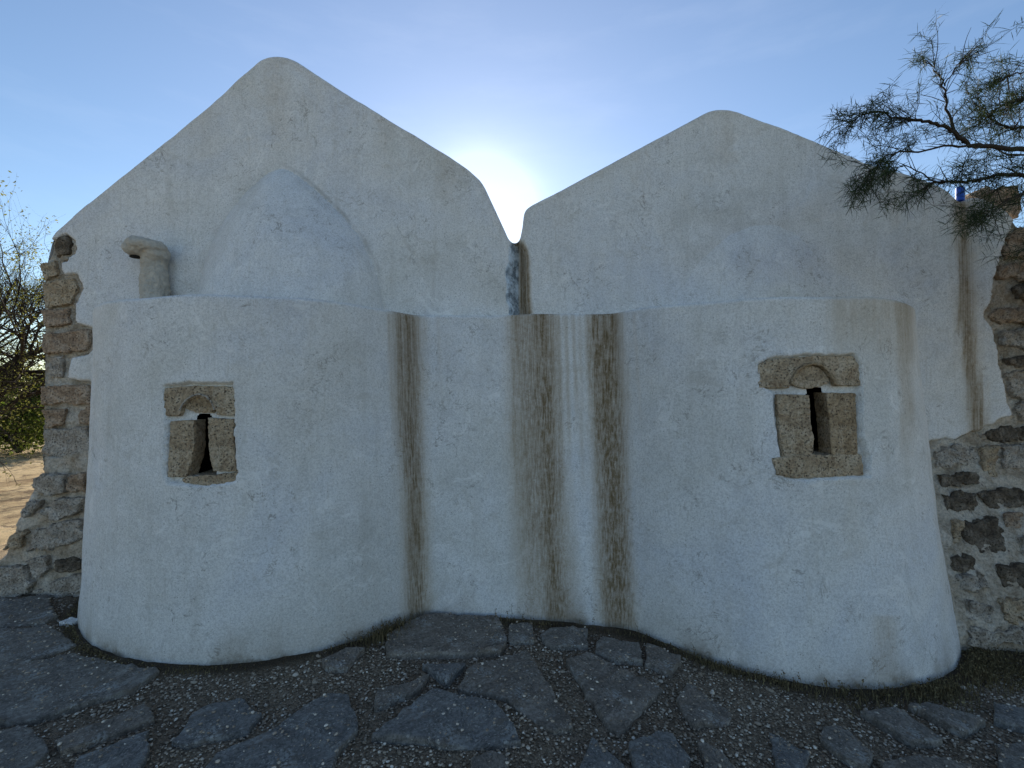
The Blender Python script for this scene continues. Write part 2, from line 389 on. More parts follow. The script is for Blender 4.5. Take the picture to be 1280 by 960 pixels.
# rounded top edge and the ledge running back to the gable
extra = []
for k in range(1, 6):
    a = k / 5 * math.pi / 2
    e = V[:, -1].copy(); e -= nrm[:, -1] * .022 * (1 - math.cos(a)); e[:, 2] += .022 * math.sin(a); extra.append(e)
for k in range(1, 9):
    e = extra[4].copy(); f_ = k / 8; e[:, 1] = e[:, 1] * (1 - f_) + np.maximum(3.95, e[:, 1]) * f_; e[:, 2] += .05 * f_; extra.append(e)
V = np.concatenate([V, np.stack(extra, 1)], 1)
def padcols(A, val=None):
    return np.concatenate([A, np.repeat(A[:, -1:], len(extra), 1) if val is None else np.full((A.shape[0], len(extra)), val)], 1)
st = padcols(st); splash = padcols(splash, 0); fk = np.concatenate([facekeep, np.ones((NC - 1, len(extra)), bool)], 1)
NVV = V.shape[1]
def piece(name, a, b, lab=None):
    me = npmesh(name, V[a:b], gridfaces(b - a, NVV, fk[a:b - 1]), origin=(0, GY, 0))
    attr(me, 'stain', st[a:b]); attr(me, 'splash', splash[a:b]); attr(me, 'blue', np.zeros((b - a, NVV)))
    o = link(name, me, M_PL, chapel, (0, GY, 0))
    if lab: o['label'] = lab
    return o
piece('apse', 0, NL + 1, 'rounded white apse with the square framed slit window')
piece('linking_wall', NL, NL + NM + 1, 'flat white wall between the apses, streaked with brown water stains')
piece('apse', NL + NM, NC, 'rounded white apse whose slit window has a wide carved lintel')

# --- facade
prof_px = [(52,640),(52,470),(53,400),(53,340),(56,322),(61,302),(68,290),(92,269),(200,182),(262,130),(316,81),(324,74),(334,70),(346,68.5),(358,70),(370,75),(384,84),(420,108),
 (500,157),(560,194),(588,213),(600,224),(606,233),(618,259),(630,285),(636,299),(640,303),(646,303.5),(650,299),(653,284),(655,266),(658,260),(664,256),(700,238),(780,195),(840,163),(878,142),(888,137),(898,135),(912,135.5),(924,139),
 (1000,168),(1080,202),(1131,217),(1155,224),(1175,232),(1187,239),(1195,247),(1201,252),(1206,252),(1212,247),(1225,246),(1243,252),(1258,261),(1268,272),(1276,284),(1294,284),(1308,296),(1310,330),(1310,430),(1312,560)]
prof = np.array([P(x, y, GY)[[0, 2]] for x, y in prof_px])
seg = np.linalg.norm(np.diff(prof, axis=0), axis=1); cum = np.concatenate([[0], np.cumsum(seg)])
ns = int(cum[-1] / .013); ss = np.linspace(0, cum[-1], ns)
pr = np.stack([np.interp(ss, cum, prof[:, 0]), np.interp(ss, cum, prof[:, 1])], 1)
k = 4; w = np.exp(-np.linspace(-2, 2, 2 * k + 1)**2); w /= w.sum()
q = np.concatenate([np.repeat(pr[:1], k, 0), pr, np.repeat(pr[-1:], k, 0)]); pr = np.stack([np.convolve(q[:, a], w, 'valid') for a in (0, 1)], 1)
pr[:, 1] += .005 * fbm(np.stack([ss, 0 * ss, 0 * ss], 1), 5, 4)
tn = np.gradient(pr, axis=0); tn /= np.linalg.norm(tn, axis=1, keepdims=True); pn = np.stack([-tn[:, 1], tn[:, 0]], 1)   # outward
MV = 300
def facade(yoff, r, zb=-.35):
    ed = pr - pn * (r + (.0 if yoff == 0 else .02)); tt = np.linspace(0, 1, MV)[None]
    G = np.zeros((ns, MV, 3)); G[..., 0] = ed[:, None, 0]; G[..., 1] = GY + yoff; G[..., 2] = zb * (1 - tt) + ed[:, None, 1] * tt
    return G
# plaster
G = facade(0, .02); gx, gy = proj(G); nj2 = fbm(G, 14, 4) * 5
plast = [(66,288),(58,303),(72,300),(80,293),(92,303),(91,316),(84,325),(76,330),(77,346),(96,346),(101,362),(93,383),(91,404),(114,411),(117,430),(110,441),(85,443),(84,476),(112,479),(120,482),(118,560),(140,640),(1140,600),(1140,552),(1168,553),(1200,550),(1225,539),(1250,529),(1267,519),(1262,500),(1256,470),(1251,440),(1243,410),(1232,395),(1243,368),(1249,330),(1261,300),(1271,278),
 (1268,262),(1240,230),(1205,235),(1150,190),(905,90),(650,240),(345,20)]
inn = inpoly(gx + nj2, gy + nj2 * .8, plast); dd = polydist(gx + nj2, gy + nj2 * .8, plast)
cov = np.where(inn, sstep(0, 3.2, dd), 0.)
dsp = fbm(G, 1.2, 3) * .020 + fbm(G, 5, 3) * .005 + fbm(G, 22, 2) * .0016
# patchy remnant trowelling
dsp += .004 * sstep(.12, .3, fbm(G + 5, 3.1, 4))
# gutter groove at the meeting of the gables
wob2 = fbm(G * np.array([1, 1, 1.]), 9, 4) * 5
gl = np.interp(gy, [300, 310, 340, 370, 394], [640, 637, 632, 633, 634]) + wob2; gc_ = np.interp(gy, [300, 394], [649, 650]) + wob2 * .3
gr_ = np.interp(gy, [300, 320, 394], [653, 658, 662]) + wob2 * .6
vert = sstep(297, 306, gy) * (1 - sstep(425, 440, gy))
groove = np.where(gx < gc_, sstep(0, 1, (gx - gl) / np.maximum(gc_ - gl, 1)), 1 - sstep(0, 1, (gx - gc_) / np.maximum(gr_ - gc_, 1))) * vert
dsp -= groove * .11
blue = sstep(0, 2, gx - gl) * (1 - sstep(-3, 1, gx - gc_)) * vert
sta = np.maximum(sstep(-3, 2, gx - gc_) * (1 - sstep(0, 6, gx - gr_)) * vert * .75, np.exp(-((gx - gc_ + 2) / 2.2)**2) * vert)
wx2 = gx + fbm(G * np.array([1, 1, .3]), 5, 3) * 5 + fbm(G * np.array([1, 1, .05]), 40, 3) * 5
sta = 1 - (1 - sta) * (1 - .62 * path_mask(wx2, gy, [(1204,250),(1208,400),(1218,480),(1224,545)], [7,9,8,10], 5))
sta = 1 - (1 - sta) * (1 - .25 * path_mask(wx2, gy, [(1206,250),(1210,400),(1224,545)], [14,16,17], 8))
for (x0, y0, y1, s_) in ((347,75,170,.18),(905,140,200,.16),(700,240,300,.10),(1120,215,300,.14),(478,150,200,.12),(560,200,250,.16),(262,135,190,.1),(800,190,250,.1)):
    sta = 1 - (1 - sta) * (1 - s_ * path_mask(wx2, gy, [(x0,y0),(x0,y1)], 12, 12, fade=30))
dtop = polydist(gx, gy, [(a, b) for a, b in zip(*proj(np.stack([pr[:, 0], np.full(ns, GY), pr[:, 1]], 1)))][::12])
sta = 1 - (1 - sta) * (1 - .22 * np.exp(-dtop / 5))
crs = np.zeros_like(gx); cn = fbm(G, 30, 3) * 2.5; cvis = np.clip(.55 + fbm(G, 6, 3) * 1.6, 0, 1)  # crease shade painted into the plaster colour along the dome rims
def crease_line(pts, w_, s_):
    global crs
    for (x0, y0), (x1, y1) in zip(pts[:-1], pts[1:]):
        ab = np.array([x1 - x0, y1 - y0]); qx, qy = gx + cn - x0, gy + cn * .7 - y0; t_ = np.clip((qx * ab[0] + qy * ab[1]) / (ab @ ab), 0, 1)
        crs = np.maximum(crs, np.exp(-(np.hypot(qx - t_ * ab[0], qy - t_ * ab[1]) / w_)**2) * s_ * cvis)
crease_line([(352,205),(370,214),(395,234),(428,266),(455,299),(471,331),(479,362),(482,390)], 2.2, .55)
crease_line([(352,205),(322,219),(292,262),(262,310),(240,372)], 6, .16)
crease_line([(850,345),(872,312),(905,287),(950,275),(985,280),(1012,300),(1022,345),(1030,375)], 9, .14)
crease_line([(200,372),(216,366),(230,372)], 3, .3)
hz = np.clip((ZT + .22) - G[..., 2], 0, 1)
G[..., 1] -= dsp; G[..., 1] += (1 - cov) * .075
rolls = []
n0 = G[:, -1]
for kk in range(1, 7):
    a = kk / 6 * math.pi / 2; e = n0.copy(); e[:, 0] += pn[:, 0] * .02 * math.sin(a); e[:, 2] += pn[:, 1] * .02 * math.sin(a); e[:, 1] += .03 * (1 - math.cos(a)); rolls.append(e)
Gp = np.concatenate([G, np.stack(rolls, 1)], 1)
nr = len(rolls); pad2 = lambda A: np.concatenate([A, np.repeat(A[:, -1:], nr, 1)], 1)
keepc = cov > .02
kf = (keepc[:-1, :-1] | keepc[1:, 1:] | keepc[:-1, 1:] | keepc[1:, :-1]); kf = np.concatenate([kf, np.repeat(kf[:, -1:], nr, 1)], 1)
isplit = int(np.argmin(np.where((pr[:, 0] > -.2) & (pr[:, 0] < .2), pr[:, 1], 99)))
def fpiece(a, b, lab):
    me = npmesh('gable_wall', Gp[a:b], gridfaces(b - a, MV + nr, kf[a:b - 1], ), origin=(0, GY, 0))
    attr(me, 'stain', pad2(sta)[a:b]); attr(me, 'crease_shade', pad2(crs)[a:b]); attr(me, 'blue', pad2(blue)[a:b] * .9); attr(me, 'splash', np.zeros((b - a, MV + nr)))
    o = link('gable_wall', me, M_PL, chapel, (0, GY, 0)); o['label'] = lab
fpiece(0, isplit + 1, 'taller white gable with a pointed half dome on it')
fpiece(isplit, ns, 'lower white gable with a brown streak near its outer corner')
# masonry core, with batter on the right
C = facade(.035, -.016); cx_, cy_ = proj(C)
bat = sstep(1.35, -.15, C[..., 2]) * .62 * sstep(2.3, 2.9, C[..., 0])
crough = (fbm(C, 4, 4) * .030 + fbm(C, 14, 4) * .026 + fbm(C, 45, 3) * .012) 
outer = np.clip(1 - cov, 0, 1)
C[..., 1] -= bat; C[..., 1] -= np.where(outer > .5, crough, -.03)
C[..., 1] += groove * .16
me = npmesh('masonry', C, gridfaces(ns, MV), origin=(0, GY, 0)); link('masonry', me, M_MO, chapel, (0, GY, 0))
core_bvh = BVHTree.FromPolygons([tuple(v) for v in C.reshape(-1, 3)], [tuple(int(q) for q in f) for f in gridfaces(ns, MV)])
# roof / vault backs and side walls
RB = []
for yy in (GY + .03, GY + .3, GY + 1.5, GY + 4, GY + 7.5):
    RB.append(np.stack([pr[:, 0], np.full(ns, yy), pr[:, 1]], 1))
rr = np.stack(RB, 1)
me = npmesh('roof', rr, gridfaces(ns, 5), origin=(0, GY, 0))
for nme in ('stain', 'blue', 'splash'): attr(me, nme, np.zeros(ns * 5))
link('roof', me, M_PL, chapel, (0, GY, 0))
def quadwall(name, pts, mat, sub=1):
    me = npmesh(name, pts, [[0, 1, 2, 3]], False, (0, GY, 0)); return link(name, me, mat, chapel, (0, GY, 0))
zl, zr_ = pr[0, 1], pr[-1, 1]
quadwall('side_wall', [(pr[0,0],GY+.05,-.4),(pr[0,0],GY+7.5,-.4),(pr[0,0],GY+7.5,zl),(pr[0,0],GY+.05,zl)], M_MO)
quadwall('side_wall', [(pr[-1,0],GY+.05,-.4),(pr[-1,0],GY+7.5,-.4),(pr[-1,0],GY+7.5,zr_),(pr[-1,0],GY+.05,zr_)], M_MO)
bk = np.zeros((ns, 2, 3)); bk[..., 0] = pr[:, None, 0]; bk[..., 1] = GY + 7.5; bk[:, 0, 2] = -.4; bk[:, 1, 2] = pr[:, 1]
me = npmesh('back_wall', bk, gridfaces(ns, 2), False, (0, GY, 0)); link('back_wall', me, M_MO, chapel, (0, GY, 0))
# --- half domes
def dome(name, arch_px, xc, B, pw, soft):
    A = np.array([P(x, y, GY)[[0, 2]] for x, y in arch_px]); A = np.concatenate([[(A[0, 0], ZT - .02)], A, [(A[-1, 0], ZT - .02)]])
    sg = np.concatenate([[0], np.cumsum(np.linalg.norm(np.diff(A, axis=0), axis=1))]); n = 260
    s_ = np.linspace(0, sg[-1], n); A = np.stack([np.interp(s_, sg, A[:, 0]), np.interp(s_, sg, A[:, 1])], 1)
    k = 10; w = np.exp(-np.linspace(-2, 2, 2 * k + 1)**2); w /= w.sum(); q = np.concatenate([np.repeat(A[:1], k, 0), A, np.repeat(A[-1:], k, 0)])
    A = np.stack([np.convolve(q[:, a], w, 'valid') for a in (0, 1)], 1)
    K = 1.04 - 1.04 * np.linspace(0, 1, 120)**1.3; D = np.zeros((n, 120, 3))
    D[..., 0] = xc + (A[:, None, 0] - xc) * K; D[..., 2] = ZT - .02 + (A[:, None, 1] - ZT + .02) * K
    kk = np.clip(K, 0, 1)
    D[..., 1] = GY + .02 - (.0 if soft else .02) - B * (1 - kk**pw)**.8 
    D[..., 1] += np.where(K > 1, (K - 1) * 2.0 * (.6 if soft else 1), 0)
    D[..., 1] -= fbm(D, 1.3, 2) * .008 + fbm(D, 6, 3) * .0022 + fbm(D, 24, 2) * .0015
    me = npmesh(name, D, gridfaces(n, 120), origin=(0, GY, 0))
    for nme in ('stain', 'blue', 'splash'): attr(me, nme, np.zeros(n * 120))
    return link(name, me, M_PL, chapel, (0, GY, 0))
o = dome('half_dome', [(248,372),(253,342),(265,308),(284,272),(309,240),(335,217),(352,209),(368,217),(392,236),(425,267),(452,300),(468,332),(476,362),(480,390)], -1.74, .44, 2.3, False)
o['label'] = 'pointed white half dome above the apse'
o = dome('half_dome', [(838,385),(852,350),(872,318),(905,291),(940,278),(970,276),(1000,290),(1025,318),(1040,350),(1048,380)], 1.92, .13, 2.0, True)
o['label'] = 'shallow blurred half dome that barely swells from the gable'

# ------------------------------------------------------------------ stones from traced outlines
clouds = {}
def tex(scale, kind='CLOUDS'):
    if (scale, kind) not in clouds:
        t_ = bpy.data.textures.new('rock_noise', kind); t_.noise_scale = scale
        if kind == 'CLOUDS': t_.noise_depth = 4
        clouds[(scale, kind)] = t_
    return clouds[(scale, kind)]
def cast(bvh, x, y):
    d = Vector(ray(x, y)); h = bvh.ray_cast(Vector(CP), d.normalized())
    return h
def prism(name, pts, d, thick, mat, parent, vox=.006, rough=.012, rs=.05, origin=None, jag=0, sm=3, bulge=0):
    """pts: front outline in 3D; d: inward direction."""
    pts = [Vector(p) for p in pts]; d = Vector(d).normalized()
    if jag:
        q = []
        for i, p in enumerate(pts):
            n_ = pts[(i + 1) % len(pts)]; amp = .011 if name == 'wall_stone' else .0055; L_ = (n_ - p).length; k_ = max(1, int(L_ / jag))
            for j in range(k_):
                u = p.lerp(n_, j / k_)
                if j: u += Vector(rng.normal(0, min(jag * (.4 if name == 'wall_stone' else .13), amp), 3))
                q.append(u)
        pts = q
    c = sum(pts, Vector()) / len(pts)
    og = Vector(origin) if origin is not None else c
    bm = bmesh.new(); fr = [bm.verts.new(p - og) for p in pts]; bk_ = [bm.verts.new(p + d * thick - og) for p in pts]
    n = len(pts); bm.faces.new(fr); bm.faces.new(bk_[::-1])
    for i in range(n): bm.faces.new((fr[i], bk_[i], bk_[(i + 1) % n], fr[(i + 1) % n]))
    bmesh.ops.recalc_face_normals(bm, faces=bm.faces); bmesh.ops.triangulate(bm, faces=bm.faces)
    me = bpy.data.meshes.new(name); bm.to_mesh(me); bm.free()
    o = link(name, me, mat, parent, og)
    r = o.modifiers.new('r', 'REMESH'); r.mode = 'VOXEL'; r.voxel_size = vox; r.use_smooth_shade = True
    s_ = o.modifiers.new('s', 'SMOOTH'); s_.iterations = sm; s_.factor = .5
    for sc, stg in ((rs * 3, rough * 1.2), (rs, rough), (rs * .35, rough * .45)):
        m = o.modifiers.new('d', 'DISPLACE'); m.texture = tex(sc); m.strength = stg; m.texture_coords = 'GLOBAL'; m.mid_level = .5
    return o
def window(wp, bvh, cpt, parts, lab):
    h = cast(bvh, *cpt); nn = h[1].copy(); nn.z = 0; nn.normalize()
    if nn.dot(Vector((0, -1, 0))) < 0: nn = -nn
    inw = -nn
    w_ = link('window', bpy.data.meshes.new('window_recess'), None, chapel, tuple(h[0]))
    bpy.data.objects.remove(w_)
    bx = bmesh.new()
    # dark splayed recess behind the slit
    t1 = nn.cross(Vector((0, 0, 1))); hw, hh = .30, .36
    cs = [h[0] + inw * .85 + t1 * a * hw + Vector((0, 0, b * hh)) for a, b in ((-1,-1),(1,-1),(1,1),(-1,1))]
    fs = [h[0] + inw * .10 + t1 * a * hw + Vector((0, 0, b * hh)) for a, b in ((-1,-1),(1,-1),(1,1),(-1,1))]
    va = [bx.verts.new(p - h[0]) for p in cs]; vb = [bx.verts.new(p - h[0]) for p in fs]
    bx.faces.new(va)
    for i in range(4): bx.faces.new((va[i], vb[i], vb[(i+1)%4], va[(i+1)%4]))
    me = bpy.data.meshes.new('window'); bx.to_mesh(me); bx.free()
    w_ = link('window', me, M_VOID, chapel, tuple(h[0])); w_['label'] = lab
    for nm, poly, mat, off, th in parts:
        pts = []
        P_ = wp(poly); mx_ = (min(a for a, b in P_) + max(a for a, b in P_)) / 2; my_ = (min(b for a, b in P_) + max(b for a, b in P_)) / 2
        if 'tympanum' not in nm: P_ = [(mx_ + (a - mx_) * 1.035, my_ + (b - my_) * 1.035) for a, b in P_]
        for x, y in P_:
            q_ = cast(bvh, x, y); pts.append(q_[0] + inw * off)
        o = prism(nm, pts, inw, th, mat, w_, .0045, .005, .03, jag=.013, sm=2)
        # parent keeps the chapel as grandparent: fix local offset
        o.parent = w_; o.location = (sum(pts, Vector()) / len(pts)) - h[0]
    return w_
def fixloc(o, wloc): pass
wL = window(WL, apse_bvh, (247, 545), [
 ('lintel_stone', [(130,168),(300,152),(598,156),(604,345),(478,338),(470,300),(430,250),(370,226),(305,240),(262,285),(238,345),(140,345)], M_SAND, .010, .22),
 ('tympanum_stone', [(256,330),(272,285),(310,250),(370,236),(420,256),(456,296),(466,340),(440,360),(320,358)], M_OCH, .020, .12),
 ('jamb_stone', [(160,402),(312,392),(314,560),(300,640),(262,762),(138,762),(150,600)], M_SAND, .008, .12),
 ('jamb_stone', [(430,388),(600,402),(596,500),(614,738),(466,738),(444,660),(432,520)], M_SAND, .010, .24),
 ('sill_stone', [(262,795),(300,775),(470,768),(616,752),(612,808),(500,832),(420,838),(272,815)], M_SAND, .010, .34)],
 'slit window framed by brown stone blocks with an arched infill')
wR = window(WR, apse_bvh, (1022, 525), [
 ('lintel_stone', [(138,172),(205,134),(450,114),(700,114),(738,172),(746,285),(600,285),(576,245),(545,205),(500,172),(455,162),(400,172),(362,210),(338,255),(330,298),(155,298)], M_SAND, .004, .22),
 ('tympanum_stone', [(338,290),(356,232),(404,188),(458,172),(514,188),(556,230),(580,276),(520,305),(430,318),(380,305)], M_SAND, .016, .14),
 ('jamb_stone', [(236,342),(422,345),(430,500),(452,600),(438,712),(272,712),(250,560)], M_SAND, .002, .24),
 ('jamb_stone', [(550,318),(722,322),(736,655),(730,692),(584,692),(572,500)], M_OCH, .010, .13),
 ('sill_stone', [(268,742),(430,722),(590,724),(788,718),(798,842),(400,862),(292,838)], M_SAND, -.002, .34)],
 'slit window under a wide carved lintel, with a thick stone sill')
def tube(bmv, bmf, pts, rad, n=8, cap=True):
    pts = [np.array(p, float) for p in pts]; rings = []; u = None
    for i, p in enumerate(pts):
        d = pts[min(i + 1, len(pts) - 1)] - pts[max(i - 1, 0)]; d = d / (np.linalg.norm(d) + 1e-12)
        if u is None: u = np.cross(d, [0, 0, 1.] if abs(d[2]) < .9 else [1., 0, 0])
        u = u - d * (u @ d); u /= np.linalg.norm(u) + 1e-12; v = np.cross(d, u)
        r = rad if np.isscalar(rad) else rad[i]; b0 = len(bmv)
        for k in range(n):
            a = 2 * math.pi * k / n; bmv.append(p + r * (u * math.cos(a) + v * math.sin(a)))
        rings.append(b0)
    for a, b in zip(rings[:-1], rings[1:]):
        for k in range(n): bmf.append((a + k, a + (k + 1) % n, b + (k + 1) % n, b + k))
    return rings
for w_, wp_, arc, rad_, mat_ in ((wL, WL, [(240,338),(254,306),(280,268),(322,240),(372,227),(420,244),(452,280),(472,332)], .0055, M_GREY),
                                 (wR, WR, [(334,288),(342,250),(366,208),(406,178),(458,164),(512,174),(552,208),(580,248),(592,284)], .010, M_OCH)):
    tv, tf = [], []; pts_ = [np.array(cast(apse_bvh, x, y)[0]) + np.array([0, -.004, 0]) for x, y in wp_(arc)]; tube(tv, tf, pts_, rad_, 8)
    og_ = tuple(w_.location + chapel.location); o_ = link('arch_moulding', npmesh('arch_moulding', tv, tf, True, og_), mat_); o_.parent = w_
def stones(lst, bvh, name, parent_o, inw=(0, 1, 0), th=.14, rough=.022, vox=.007, off=-.022):
    for poly, mat, *rest in lst:
        lab = rest[0] if rest else None
        pts = []
        for x, y in poly:
            h = cast(bvh, x, y)
            if h[0] is None: pts.append(Vector(P(x, y, GY)))
            else: pts.append(h[0])
        c = sum(pts, Vector()) / len(pts)
        pts = [Vector((p.x, p.y * .5 + c.y * .5 + off, p.z)) for p in pts]
        o = prism(name, pts, inw, th, mat, parent_o, vox, rough, .045, jag=.028, sm=4)
        if lab: o['label'] = lab
SS = [
 ([(67,307),(74,296),(87,295),(93,306),(88,319),(74,323)], M_DARK, 'small dark pitted stone in a hollow under the eave'),
 ([(52,330),(73,326),(75,345),(57,349)], M_SAND), ([(54,353),(95,348),(100,360),(92,381),(60,384)], M_SAND),
 ([(53,388),(88,386),(90,404),(75,409),(54,406)], M_RED), ([(54,418),(113,412),(115,428),(110,439),(55,442)], M_RED),
 ([(64,447),(82,444),(80,472),(66,473)], M_GREY), ([(52,483),(113,481),(116,504),(95,507),(82,503),(53,506)], M_RED),
 ([(52,512),(86,511),(82,530),(62,534)], M_RED), ([(100,516),(114,506),(118,530),(102,528)], M_RED),
 ([(58,538),(112,533),(116,570),(82,574),(56,566)], M_GREY)]
stones(SS, core_bvh, 'corner_stone', chapel)
SR = [
 ([(1253,321),(1257,298),(1268,287),(1300,289),(1300,323)], M_RED), ([(1245,332),(1305,328),(1305,350),(1245,348)], M_RED),
 ([(1262,362),(1270,355),(1305,354),(1305,378),(1268,375)], M_DARK), ([(1234,394),(1243,387),(1305,384),(1305,406),(1240,403)], M_RED),
 ([(1245,415),(1305,411),(1305,438),(1253,434)], M_GREY), ([(1251,449),(1305,443),(1305,458),(1256,457)], M_DARK),
 ([(1255,465),(1305,462),(1305,497),(1260,495)], M_GREY), ([(1268,503),(1305,500),(1305,526),(1272,524)], M_GREY),
 ([(1226,544),(1251,532),(1300,530),(1300,549),(1244,551)], M_DARK),
 ([(1166,562),(1214,557),(1219,579),(1168,583)], M_GREY), ([(1170,592),(1212,590),(1223,604),(1177,609)], M_DARK),
 ([(1177,618),(1214,616),(1217,638),(1184,639)], M_DARK), ([(1219,616),(1244,611),(1300,616),(1300,633),(1237,636)], M_DARK),
 ([(1201,654),(1237,646),(1262,689),(1226,692),(1205,675)], M_DARK),
 ([(1254,641),(1273,641),(1272,660),(1256,658)], M_RED), ([(1244,707),(1300,703),(1300,735),(1255,735)], M_DARK),
 ([(1194,721),(1226,717),(1237,735),(1201,738)], M_GREY), ([(1208,749),(1238,757),(1237,777),(1208,774)], M_GREY),
 ([(1206,786),(1300,783),(1300,802),(1210,806)], M_GREY), ([(1247,558),(1300,556),(1300,586),(1254,586)], M_GREY),
 ([(1250,748),(1298,745),(1298,772),(1256,776)], M_SAND), ([(1272,670),(1300,668),(1300,695),(1278,694)], M_GREY),
 ([(1222,559),(1243,557),(1246,596),(1228,599)], M_SAND), ([(1190,694),(1212,697),(1216,712),(1192,712)], M_DARK),
 ([(1188,650),(1198,650),(1200,680),(1190,682)], M_SAND)]
stones(SR, core_bvh, 'wall_stone', chapel, rough=.034, off=-.028)
# stump of rough stones above the right corner, standing behind the gable
for poly, Y, mat in (([(1246,250),(1252,232),(1274,231),(1279,250),(1274,272),(1260,266)], 4.0, M_RED), ([(1214,243),(1236,232),(1246,246),(1230,256)], 4.1, M_RED)):
    prism('coping_stone', [P(x, y, Y) for x, y in poly], (0, 1, 0), .5, mat, chapel, .010, .022, .05, jag=.03, sm=2)
# short blue drain pipe in the valley at the right corner
bv, bf = [], []; tube(bv, bf, [P(1200, 244, GY + .1) + np.array([0, k * .3, 0]) for k in range(4)], .028, 14)
c_ = P(1200, 244, GY + .1)
bv2, bf2 = [], []; tube(bv2, bf2, [P(1200,236,GY+.10), P(1200,243,GY+.08), P(1200,253,GY+.05)], .030, 14)
link('drain_pipe', npmesh('drain_pipe', bv2, bf2, True, tuple(c_)), M_BLUE, chapel, tuple(c_))
# old plastered flue stub with a drooping hood on the left gable
og = Vector(P(192, 372, 3.71)); bm = bmesh.new()
def blob(px_, py_, Y_, rx, ry, rz, tilt=0):
    c = Vector(P(px_, py_, Y_)) - og; m4 = Matrix.Translation(c) @ Matrix.Rotation(tilt, 4, 'Y') @ Matrix.Diagonal((rx, ry, rz, 1))
    bmesh.ops.create_icosphere(bm, subdivisions=3, radius=1, matrix=m4)
blob(184, 308, 3.66, .148, .11, .060, .12); blob(171, 312, 3.66, .088, .09, .054, .2); blob(196, 318, 3.68, .085, .09, .075)
bmesh.ops.create_cone(bm, cap_ends=True, segments=28, radius1=.100, radius2=.082, depth=.50, matrix=Matrix.Translation(Vector(P(193, 352, 3.70)) - og) @ Matrix.Rotation(-.05, 4, 'Y'))
sk = bpy.data.meshes.new('flue_stub'); bm.to_mesh(sk); bm.free()
fo = link('flue_stub', sk, M_MP, chapel, og); fo['label'] = 'rough plastered flue stub with a hood bent over to one side'
m_ = fo.modifiers.new('r', 'REMESH'); m_.mode = 'VOXEL'; m_.voxel_size = .007; m_.use_smooth_shade = True
m_ = fo.modifiers.new('s', 'SMOOTH'); m_.iterations = 6
for sc_, st_ in ((.15, .045), (.04, .024)):
    m_ = fo.modifiers.new('d', 'DISPLACE'); m_.texture = tex(sc_); m_.strength = st_; m_.texture_coords = 'GLOBAL'; m_.mid_level = .5
hp = P(170, 321, 3.66); ball = bmesh.new(); bmesh.ops.create_icosphere(ball, subdivisions=3, radius=1)
for v in ball.verts: v.co = Vector((v.co.x * .045, v.co.y * .04, v.co.z * .012))
me = bpy.data.meshes.new('flue_dark_disc'); ball.to_mesh(me); ball.free(); fo2 = link('flue_dark_disc', me, M_VOID, fo); fo2.location = Vector(hp) - og  # solid dark disc standing in for the shade inside the hood's mouth
# rubble footing on the left corner
fpx = [(60,572),(112,560),(135,600),(135,775),(70,775),(-60,775),(-60,740),(-12,712),(8,690),(22,660),(38,618),(50,592)]
ft = [P(x, y, GY - .02) for x, y in fpx]; cfl = sum((Vector(p) for p in ft), Vector()) / len(ft)
fo = prism('rubble_footing', ft, (0, 1, 0), 1.6, M_MO, chapel, .02, .05, .10, jag=.12, sm=4)
# its front sheet (for tracing stones)
ft_bvh = BVHTree.FromPolygons([(-9, GY - .04, -1), (0, GY - .04, -1), (0, GY - .04, 3), (-9, GY - .04, 3)], [(0, 1, 2, 3)])
SF = [([(40,605),(57,592),(85,595),(82,615),(50,617)], M_GREY), ([(88,595),(110,592),(110,617),(88,612)], M_RED),
 ([(48,640),(75,622),(108,622),(99,640),(72,649)], M_GREY), ([(30,643),(37,625),(54,624),(35,647)], M_GREY),
 ([(38,688),(50,660),(104,649),(106,672),(77,682)], M_GREY), ([(8,687),(20,667),(33,660),(30,684)], M_SAND),
 ([(73,700),(104,698),(104,711),(77,713)], M_DARK), ([(-14,710),(33,705),(43,727),(27,750),(-14,752)], M_GREY),
 ([(43,738),(77,723),(104,715),(104,745),(50,748)], M_GREY), ([(36,700),(60,695),(66,712),(48,722)], M_GREY)]
stones(SF, ft_bvh, 'wall_stone', chapel, rough=.028, off=-.03)

# ------------------------------------------------------------------ ground
def axis(lo, hi, a, b, step):
    f_ = np.arange(a, b + 1e-6, step); l, r = [], []; s_ = step; x = a
    while x > lo: s_ *= 1.13; x -= s_; l.append(max(x, lo))
    s_ = step; x = b
    while x < hi: s_ *= 1.13; x += s_; r.append(min(x, hi))
    return np.array(l[::-1] + list(f_) + r)
xs = axis(-900, 900, -4.6, 4.6, .016); ys = axis(-300, 1500, 1.3, 4.1, .014)
X, Yg = np.meshgrid(xs, ys, indexing='ij'); Zg = ground_z(X, Yg)
Pn = np.stack([X, Yg, np.zeros_like(X)], -1)
wallc = bot[::4]
near = (np.abs(X) < 5.5) & (Yg > .6) & (Yg < 5)
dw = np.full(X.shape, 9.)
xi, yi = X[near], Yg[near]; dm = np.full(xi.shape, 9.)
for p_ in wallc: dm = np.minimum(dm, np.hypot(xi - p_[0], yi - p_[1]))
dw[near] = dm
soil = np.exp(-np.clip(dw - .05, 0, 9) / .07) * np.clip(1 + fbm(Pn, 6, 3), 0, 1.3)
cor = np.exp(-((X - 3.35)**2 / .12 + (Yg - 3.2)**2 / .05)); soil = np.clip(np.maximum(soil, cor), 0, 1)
Zg = Zg + np.where(near, fbm(Pn, 2.2, 3) * .012 + fbm(Pn, 14, 3) * .006 + soil * .014, 0) + np.where(np.hypot(X, Yg) > 6, fbm(Pn, .35, 4) * .10 * sstep(6, 14, np.hypot(X, Yg)), 0)
sandy = np.maximum(sstep(4.4, 5.2, Yg), sstep(4.6, 5.6, np.abs(X)))
me = npmesh('ground', np.stack([X, Yg, Zg], -1), gridfaces(len(xs), len(ys)))
